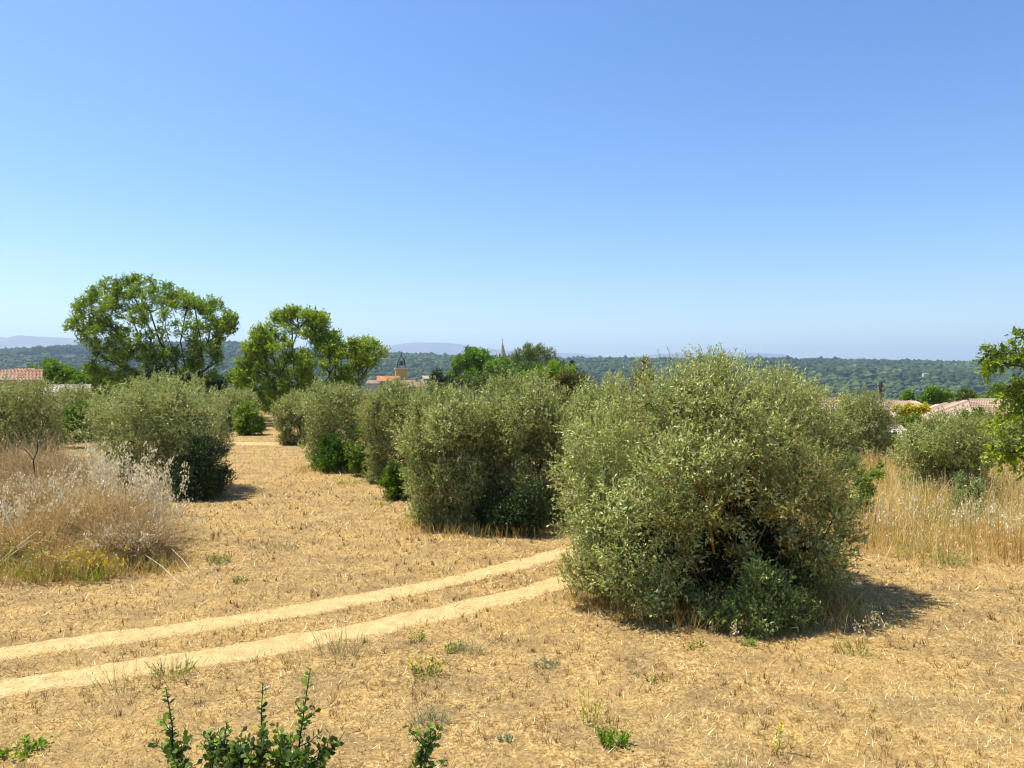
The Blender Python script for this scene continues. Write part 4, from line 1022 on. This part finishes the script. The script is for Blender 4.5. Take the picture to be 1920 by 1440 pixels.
# rough dry grass behind the dead brush and round the foot of the olives
mb = MB()
def rough(cx, cy, rx, ry, n, h0, h1, lean=.35, shift=0.0):
    a = rng.random(n) * 2 * pi; q = np.sqrt(rng.random(n))
    x = cx + np.cos(a) * q * rx; y = cy + np.sin(a) * q * ry
    hh = rng.uniform(h0, h1, n)
    blades(mb, x, y, hh, rng.uniform(.005, .011, n) * np.clip(cy / 13, .9, 2.2), np.clip(rng.normal(size=n) * .2 + lean, 0, .97), np.clip(.45 + shift + rng.normal(size=n) * .22, 0, .96), 0, 2)
rough(across(120, 24), 24, 3.2, 3.2, 5200, .25, .75, shift=.05)
rough(across(40, 21), 21, 3, 2.5, 3000, .2, .6)
rough(across(1322, D1), D1 - .3, 2.3, 1.75, 3600, .12, .5, .55, -.18)
rough(across(1500, 10.6), 10.7, 1.1, .7, 700, .1, .4, .5, -.15)
rough(across(930, 17), 17, 2.3, 1.2, 1600, .1, .4, .5, -.1)
rough(across(640, 27.5), 27.5, 1.8, 1.0, 700, .1, .35, .5, -.1)
rough(across(300, 21.5), 21.5, 2.0, 1.2, 900, .1, .4, .5, -.05)
rough(across(170, 13.4), 13.4, 1.8, .9, 2600, .1, .45, .6, 0)
rough(across(60, 12.9), 12.9, 1.6, .7, 1600, .1, .5, .6, 0)
tag(mb.build('rough_grass', M['tallstraw']), 'ragged dry grass around the olive feet and behind the dead brush', 'grass', kind='stuff')

# pebbles in the track and pale chips in the grass
n = 1500
x, y = sample_ground(n, 4.5, 20, 1.0)
rd = rut_dist(x, y); k = (rd < .34) | (rng.random(n) < .10); x, y = x[k], y[k]
r = rng.uniform(.006, .016, len(x)) * np.clip(y / 9, .8, 1.6)
mb = MB(); crowns(mb, np.stack([x, y, H(x, y) + r * .2 + .006], 1), r, np.full(len(x), .55), rng.random(len(x)))
tag(mb.build('pebbles', M['pebble']), 'pale pebbles lying in the sandy wheel ruts', 'pebbles', kind='stuff')

# ------------------------------------------------------------------ weeds, wild oats, dead brush
def curve_stalk(p, d0, L, bend, n=6):
    t = np.linspace(0, 1, n)[:, None]
    return p + d0 * L * t + bend * L * t ** 2

def wild_oat(label, px, d, n, h, spread, lean=(0, 0), group='wild oats', dense=18, sp=1.0):
    x = across(px, d); z = Hs(x, d)
    e = empty('wild_oat', (x, d, z), label, 'wild oat', group)
    ms, mk = MB(), MB()
    for _ in range(n):
        p = np.array([rng.normal() * spread * .4, rng.normal() * spread * .35, 0])
        d0 = unit(np.array([rng.normal() * .16 + lean[0], rng.normal() * .16 + lean[1], 1.]))
        L = h * rng.uniform(.65, 1.08); bend = np.array([rng.normal() * .14, rng.normal() * .14, -.06])
        c = curve_stalk(p, d0, L, bend, 7); ms.path(c, .0032, .0018, 3, rng.random())
        m = rng.integers(int(dense * .6), int(dense * 1.3))
        t = rng.uniform(.5, 1.02, m); q = p + d0 * L * t[:, None] + bend * L * t[:, None] ** 2
        s = unit(rng.normal(size=(m, 3)) * [1, 1, .2]) * rng.uniform(.02, .09, m)[:, None]
        q2 = q + s + [0, 0, -.01]
        ms.ribbons(q, q2, .003, .0025, .6)
        D = unit(np.array([0, 0, -1.]) + rng.normal(size=(m, 3)) * .35)
        for _k in range(2):
            leaves(mk, q2, D, rand_dirs(m), rng.uniform(.045, .07, m) * sp, .027 * sp, rng.random(m))
        # dry blades at the base
        for _k in range(2):
            b = unit(np.array([rng.normal() * .5, rng.normal() * .5, 1])); ms.path(curve_stalk(p, b, L * .4, np.array([b[0] * .6, b[1] * .6, -.5]), 4), .004, .001, 3, rng.random())
    tag(ms.build('stalks', M['tallstraw'], e), kind='stuff'); tag(mk.build('spikelets', M['oat'], e), kind='stuff')
    return e

wild_oat('tall pale wild oats in front of the dark foot of the lone olive', 262, 15.2, 64, 1.5, 1.0, dense=34)
wild_oat('wild oats leaning out farthest over the mown clearing', 312, 14.8, 16, 1.1, .6, (.12, 0), dense=26)
wild_oat('brightest tuft of wild oats at the left of the lone olive foot', 205, 15.8, 46, 1.55, .8, (-.05, 0), dense=30)
wild_oat('wild oats among the dead brush, left of the brightest tuft', 120, 14.8, 34, 1.2, 1.5, dense=26)
wild_oat('wild oats by the photo edge above the yellow flowers', 32, 14.0, 26, 1.15, 1.1, dense=24)
wild_oat('low wild oats at the front of the dead brush', 235, 13.6, 18, .85, .7, dense=22)
wild_oat('single white seeded stalk beside the bush shadow, left one of three', 1618, 9.75, 3, .46, .10, dense=12, sp=.55)
wild_oat('single white seeded stalk in the middle of the bush shadow', 1660, 9.6, 2, .48, .10, dense=12, sp=.55)
wild_oat('single white seeded stalk at the outer tip of the bush shadow', 1692, 9.5, 2, .42, .08, dense=12, sp=.55)
wild_oat('small white seeded stalk in front of the green olive shoots', 1375, 9.7, 3, .36, .08, dense=12, sp=.55)
wild_oat('wild oats in front of the small olive trunk', 1715, 16.5, 12, .95, .8)
wild_oat('wild oats right of the small olive trunk', 1840, 16.0, 16, .9, 1.0)
wild_oat('wild oats by the leafy tree at the photo edge', 1905, 15.0, 12, .95, .7)
wild_oat('wild oats between the huge bush and the small olive', 1655, 15.6, 10, .9, .6)

def dead_brush(label, px, d, w, h, n, tint=0.0, mat='mauve', dep=.6, flecks=1.1):
    x = across(px, d); z = Hs(x, d)
    e = empty('dead_brush', (x, d, z), label, 'dead brush', 'dead brush heap')
    mb = MB()
    a = rng.random(n) * 2 * pi; q = np.sqrt(rng.random(n)) * .45
    p = np.stack([np.cos(a) * q * w, np.sin(a) * q * w * dep, np.zeros(n)], 1)
    hmax = h * (1 - (np.hypot(p[:, 0] / (w * .62), p[:, 1] / (w * dep * .62))) ** 2 * .6)
    d0 = unit(np.stack([p[:, 0] / w * 1.2 + rng.normal(size=n) * .5, p[:, 1] / w * 1.2 + rng.normal(size=n) * .5, np.ones(n)], 1))
    L = hmax * rng.uniform(.45, 1.05, n)
    p1 = p + d0 * L[:, None] * .55; d1 = unit(d0 + rng.normal(size=(n, 3)) * .55 - np.array([0, 0, .2])); p2 = p1 + d1 * (L * .5)[:, None]
    tt = np.clip(.45 + tint + rng.normal(size=n) * .2, 0, 1)
    mb.ribbons(p, p1, .008, .006, tt); mb.ribbons(p1, p2, .006, .003, tt)
    for k in range(3):                                      # side twigs
        f = rng.uniform(.35, 1.0, n)[:, None]; s = p + (p1 - p) * f; dd = unit(d0 + rng.normal(size=(n, 3)) * .6)
        mb.ribbons(s, s + dd * (L * .28)[:, None], .005, .0025, tt)
        m = int(n * flecks); i = rng.integers(0, n, m)
        leaves(mb, (s + dd * (L * .28)[:, None])[i], rand_dirs(m), rand_dirs(m), rng.uniform(.025, .055, m), .016, np.clip(.72 + rng.normal(size=m) * .22, 0, 1))
    tag(mb.build('twigs', M[mat], e), kind='stuff')
    return e

dead_brush('grey mauve dead brush bulging at the clearing side of the heap', 240, 13.8, 1.35, 1.2, 2400)
dead_brush('pale dead brush in the middle of the heap', 165, 14.6, 2.0, 1.35, 3000, .08, 'tawny')
dead_brush('tall grey dead brush at the back of the heap under the edge olive', 55, 17.0, 2.6, 1.75, 3000, .02)
dead_brush('brown dead brush by the photo edge at the front of the heap', 40, 13.6, 1.7, 1.0, 2000, -.02, 'tawny')
dead_brush('tawny dry brush at the foot of the heap near the yellow flowers', 130, 13.1, 1.5, .7, 1700, -.08, 'tawny')
dead_brush('grey brown dead brush around the forked dead branch', 66, 15.3, 2.0, 1.0, 1900, .05)
# forked dark dead twig
e = empty('dead_twig', (across(62, 16.0), 16.0, Hs(across(62, 16), 16)), 'dark forked dead branch rising from the brush heap', 'branch')
mb = MB(); mb.path([(0, 0, 0), (.03, 0, .4), (0, 0, .75), (.09, 0, .95), (.07, .02, 1.15)], .018, .006, 6); mb.path([(0, 0, .75), (-.12, 0, .92), (-.22, 0, 1.0)], .010, .005, 5)
mb.build('fork', M['darkbark'], e)

def weed(label, px, py, r, h, n, mat, L, W, nl=7, flowers=None, ang=.8, name='weed', cat='weed', up_=1.0, d=None, tint=.5):
    d = d or dist(py); x = across(px, d)
    e = empty(name, (x, d, Hs(x, d) - .01), label, cat, 'small green weeds')
    mb = MB()
    r *= 1.25; h *= 1.2; L *= 1.2; W *= 1.35; n = int(n * 1.4)
    a = rng.random(n) * 2 * pi; q = np.sqrt(rng.random(n))
    P = np.stack([np.cos(a) * q * r * .5, np.sin(a) * q * r * .4, np.zeros(n)], 1)
    D = unit(np.stack([np.cos(a) * q * .7, np.sin(a) * q * .6, np.full(n, up_)], 1) + rng.normal(size=(n, 3)) * .22)
    ln = h * rng.uniform(.5, 1.1, n)
    shoots(mb, P, D, ln, nl, L, W, tint + rng.normal(size=n) * .12, ang, 0, 0, .002)
    tag(mb.build('leaves', M[mat], e), kind='stuff')
    if flowers:
        mf = MB(); k = rng.integers(0, n, flowers); T = (P + D * ln[:, None])[k] + rng.normal(size=(flowers, 3)) * .012
        leaves(mf, T, unit(rng.normal(size=(flowers, 3)) + [0, 0, .8]), rand_dirs(flowers), .034, .024, rng.random(flowers)); tag(mf.build('flowers', M['flower'], e), kind='stuff')
    return e

weed('yellow flowering weed with green rosette in the middle of the mown foreground', 798, 1268, .24, .20, 26, 'weed', .035, .014, flowers=40, tint=.45)
weed('small lime weed just above the yellow flowering one', 782, 1203, .15, .13, 14, 'weed', .03, .012, tint=.6)
weed('lime sprig touching the grey green cushion', 848, 1222, .16, .10, 14, 'weed', .028, .012, tint=.55)
weed('grey green feathery cushion right of the lime sprig', 878, 1222, .28, .13, 60, 'greygreen', .03, .004, ang=.5, tint=.35)
weed('tall pale yellow green stalks left of the bright green tuft', 1106, 1362, .16, .32, 12, 'weed', .028, .010, nl=10, ang=.6, tint=.75)
weed('bright green leafy tuft below the pale stalks', 1150, 1396, .17, .13, 34, 'bright', .035, .016, tint=.6)
weed('thin wispy stalks above the bright green leafy tuft', 1155, 1386, .18, .34, 10, 'weed', .022, .006, nl=9, ang=.5, tint=.6)
weed('yellow flowering sprig alone in the lower mown grass', 1462, 1408, .12, .19, 9, 'weed', .028, .010, flowers=26, tint=.7)
weed('broad leaved green rosette at the lower edge', 43, 1413, .26, .10, 22, 'bright', .055, .024, nl=5, ang=1.0, up_=.5, tint=.62)
weed('green weed with yellow bloom at the heap corner of the clearing', 405, 1056, .42, .14, 34, 'weed', .035, .013, flowers=10, tint=.35)
weed('tiny green tuft in the clearing left of the sandy track', 449, 1092, .18, .10, 18, 'weed', .03, .012, tint=.3)
weed('grass green tuft at the foot of the dead brush', 172, 1094, .22, .24, 22, 'bright', .05, .009, ang=.35, tint=.65)
weed('yellow green bushy weed at the front of the brush heap', 75, 1092, .45, .34, 60, 'weed', .035, .012, tint=.72)
weed('lime weed near the toppled stalks of the brush heap', 288, 1072, .22, .22, 20, 'weed', .035, .012, tint=.62)
weed('golden flowering weed inside the brush heap', 180, 1040, .5, .45, 36, 'weed', .035, .012, flowers=320, d=12.7, tint=.8)
weed('lime yellow weed beside the golden flowers in the brush heap', 135, 1020, .55, .5, 40, 'weed', .035, .012, flowers=120, d=12.75, tint=.8)
weed('bright green leafy weed at the photo edge in front of the brush heap', 5, 1000, .5, .75, 40, 'weed', .05, .018, d=12.6, tint=.5)
weed('grey green wispy weed in the middle of the clearing', 528, 1030, .5, .16, 50, 'greygreen', .03, .005, ang=.5, tint=.3)
weed('green grass tuft on the near edge of the sandy track', 322, 1268, .30, .20, 46, 'weed', .045, .005, ang=.25, tint=.25)
weed('wispy green stalks beyond the shrub beside the sandy track', 640, 1225, .45, .28, 40, 'greygreen', .025, .004, ang=.4, tint=.25)
weed('thin green stalks left of the grass tuft by the track', 232, 1300, .40, .30, 24, 'greygreen', .02, .004, ang=.4, tint=.2)
weed('pale grey green weed right of the foreground shrub', 805, 1362, .26, .16, 40, 'greygreen', .028, .007, ang=.6, tint=.45)
weed('lime weed in front of the broad grey olive bush', 652, 908, .5, .16, 20, 'weed', .05, .02, tint=.68)
weed('lime weed in the clearing left of the fresh green bush', 715, 950, .35, .14, 12, 'weed', .045, .018, tint=.6)
weed('tiny dark sprout in the mown grass below the huge bush', 1224, 1278, .08, .07, 7, 'bright', .025, .012, tint=.5)
weed('lime tuft at the edge of the huge bush shadow', 1600, 1222, .30, .10, 30, 'weed', .03, .008, ang=.4, tint=.5)
weed('small green tuft below the green olive shoots', 1405, 1212, .14, .12, 14, 'bright', .028, .012, tint=.7)
weed('small green tuft at the front foot of the huge bush', 1305, 1216, .2, .10, 16, 'weed', .028, .010, tint=.4)
weed('blue grey weed in the mown grass in front of the sandy track end', 1020, 1248, .22, .06, 30, 'greygreen', .025, .008, tint=.3)
weed('tiny blue grey weed near the right foreground sprig', 950, 1390, .10, .06, 14, 'greygreen', .022, .010, tint=.3)
weed('yellow green weed deep in the tall dry grass', 1722, 1010, .5, .55, 26, 'weed', .04, .014, d=14.2, tint=.7)
weed('green leafy weed at the foot of the tall dry grass', 1780, 1055, .4, .3, 26, 'shoot_green', .04, .016, d=13.7, tint=.4)
weed('green weeds in front of the small olive trunk', 1775, 950, .9, .5, 60, 'shoot_green', .06, .014, d=17.4, tint=.4)

# toppled straw stalks beside the brush heap
def stalk(label, a, b, r=.006):
    pa, pb = np.array(a, float), np.array(b, float); m_ = (pa + pb) / 2 + [0, 0, .04]
    mb = MB(); mb.path(np.array([pa, m_, pb]) - pa, r, r * .6, 5)
    o = mb.build('dry_stalk', M['oat'], loc=tuple(pa)); tag(o, label, 'stalk', 'toppled straw stalks')
stalk('long pale stalk toppled from the brush heap onto the clearing', (across(270, 13.3), 13.3, .28), (across(335, 12.4), 12.4, .02))
stalk('short pale stalk lying by the lime weed of the heap', (across(322, 13.6), 13.6, .30), (across(362, 12.9), 12.9, .02))
stalk('pair of slanting golden stalks at the edge of the heap, upper one', (across(-20, 12.9), 12.9, .10), (across(70, 13.0), 13.0, .78), .008)
stalk('pair of slanting golden stalks at the edge of the heap, lower one', (across(-25, 12.8), 12.8, .02), (across(55, 12.9), 12.9, .62), .008)
stalk('pale leaning stalk at the photo edge', (across(28, 12.9), 12.9, .70), (across(0, 13.0), 13.0, 1.2), .008)

# ------------------------------------------------------------------ foreground shrub with glossy leaves
def leaf_mesh(name, L, W, mat, tint):
    t = np.array([0, .3, .65, .9, 1.0]); wd = np.array([.08, .62, 1.0, .62, .05]) * W / 2
    fold = .28
    c = np.stack([t * L, np.zeros(5), -.10 * L * t * t], 1)
    l = c + np.stack([np.zeros(5), wd, wd * fold], 1); r = c + np.stack([np.zeros(5), -wd, wd * fold], 1)
    me = bpy.data.meshes.new(name)
    fs = [(i, i + 1, 5 + i + 1, 5 + i) for i in range(4)] + [(i + 1, i, 10 + i, 10 + i + 1) for i in range(4)]
    me.from_pydata(np.vstack([c, l, r]).tolist(), [], fs)
    me.polygons.foreach_set('use_smooth', [True] * len(fs))
    at = me.attributes.new('tint', 'FLOAT', 'FACE'); at.data.foreach_set('value', [tint] * len(fs))
    me.materials.append(mat)
    return me
LM = [leaf_mesh('leaf', .034 * s, .023 * s, M['glossy'], t) for s, t in ((.7, .35), (.9, .5), (1.05, .65), (1.2, .8), (.95, .15), (.8, .95))]
LY = leaf_mesh('yellow_leaf', .028, .02, M['yellow'], .8)
import mathutils
def put_leaf(me, parent, p, d, roll, s):
    o = bpy.data.objects.new('leaf', me)
    q = mathutils.Vector(d).to_track_quat('X', 'Z')
    o.rotation_mode = 'QUATERNION'; o.rotation_quaternion = q @ mathutils.Quaternion((1, 0, 0), roll)
    o.location = p; o.scale = (s, s, s); o.parent = parent
    col.objects.link(o)

DS = 3.3
def leafy_shrub(label, cx, stemspec, budget, wide_=1.0):
    x0 = across(cx, DS); e = empty('glossy_shrub', (x0, DS, Hs(x0, DS) - .02), label, 'shrub')
    low = MB(); count = 0
    for (pt, py, pb, dy, sub) in stemspec:
        top = np.array([(pt - cx) / FOC * DS, dy, up(py, DS)]); bx = (pb - cx) / FOC * DS
        base = np.array([bx * .25, dy * .2, 0]); midp = np.array([bx, dy * .8, up(1440, DS)])
        pts = resample([base, base * .4 + midp * .6 + [0, 0, -.25], midp, midp * .5 + top * .5 + [rng.normal() * .014, rng.normal() * .02, 0], top + [rng.normal() * .004, 0, 0]], 28)
        mb = MB(); mb.path(pts, .0075, .0016, 6, .4)
        sm = mb.build('stem', M['darkbark'], e, smooth=True)
        segs = [(pts, 44)]
        for _ in range(sub + 2):                            # side twigs
            i = rng.integers(13, 22); d_ = unit(np.array([rng.normal(), rng.normal() * .5, .8])); L = rng.uniform(.06, .13)
            tw = np.array([pts[i], pts[i] + d_ * L * .5, pts[i] + d_ * L + [0, 0, .02]])
            mb = MB(); mb.path(tw, .0028, .0012, 5, .4); mb.build('twig', M['darkbark'], e, smooth=True)
            segs.append((resample(tw, 14), 9))
        for poly, m in segs:
            lo = .52 if len(poly) == 28 else .15
            for k in range(m):
                u = lo + (1 - lo) * (k + rng.random() * .6) / m
                f = u * (len(poly) - 1); i = min(int(f), len(poly) - 2); p = poly[i] + (poly[i + 1] - poly[i]) * (f - i)
                ax = unit(poly[i + 1] - poly[i]); az = k * 2.4 + rng.normal() * .4
                s_ = unit(np.cross(ax, [0, 1, .1])); t_ = np.cross(ax, s_)
                d_ = unit(ax * rng.uniform(.35, .9) + (s_ * math.cos(az) + t_ * math.sin(az)))
                sc_ = rng.uniform(.7, 1.15) * (.65 if u > .95 else 1)
                me = LM[rng.integers(0, 6)]
                if count < budget and p[2] > up(1475, DS):
                    put_leaf(me, sm, p, d_, rng.normal() * .5, sc_); count += 1
                else:
                    leaves(low, p[None], d_[None], rand_dirs(1), .034, .023, rng.random(1), wide=.6)
    # foliage of the lower shrub, out of sight below
    n = 1500; P = np.stack([rng.normal(size=n) * .20, rng.normal(size=n) * .14, rng.uniform(.3, 1.80, n)], 1) * [wide_, wide_, 1] ; P[:, 2] -= np.abs(P[:, 0]) * .25
    leaves(low, P, rand_dirs(n), unit(rand_dirs(n) * .6 + [0, 0, 1]), .034, .024, rng.random(n), wide=.6)
    tag(low.build('foliage', M['glossy'], e), kind='stuff')
    return e
sh = leafy_shrub('glossy dark green shrub with upright leafy stems at the bottom of the picture', 450,
            [(310, 1282, 322, 0, 0), (378, 1378, 384, .05, 0), (490, 1276, 492, .02, 0), (432, 1340, 440, -.04, 1), (577, 1250, 552, .03, 2), (330, 1385, 340, -.05, 2), (625, 1388, 590, 0, 1),
             (500, 1345, 500, -.06, 3), (535, 1390, 525, -.08, 3), (460, 1375, 465, -.1, 2), (300, 1400, 310, .06, 1), (570, 1395, 560, -.04, 2), (420, 1400, 425, .02, 2), (350, 1410, 352, -.07, 2), (395, 1415, 398, .03, 2), (480, 1400, 484, -.12, 3), (555, 1405, 548, -.1, 3), (600, 1415, 585, -.06, 2), (520, 1412, 516, .05, 2), (448, 1408, 452, -.14, 2)], 300)
for px, py in ((486, 1346), (492, 1354), (520, 1360)):
    put_leaf(LY, [c for c in sh.children if c.name.startswith('stem')][7], ((px - 450) / FOC * DS, -.08, up(py, DS)), unit(np.array([.3, -.4, .8])), .4, 1.1)
leafy_shrub('single leafy sprig of glossy shrub right of the main one at the bottom', 800, [(806, 1352, 795, 0, 1), (790, 1415, 788, .02, 1)], 40, .25)
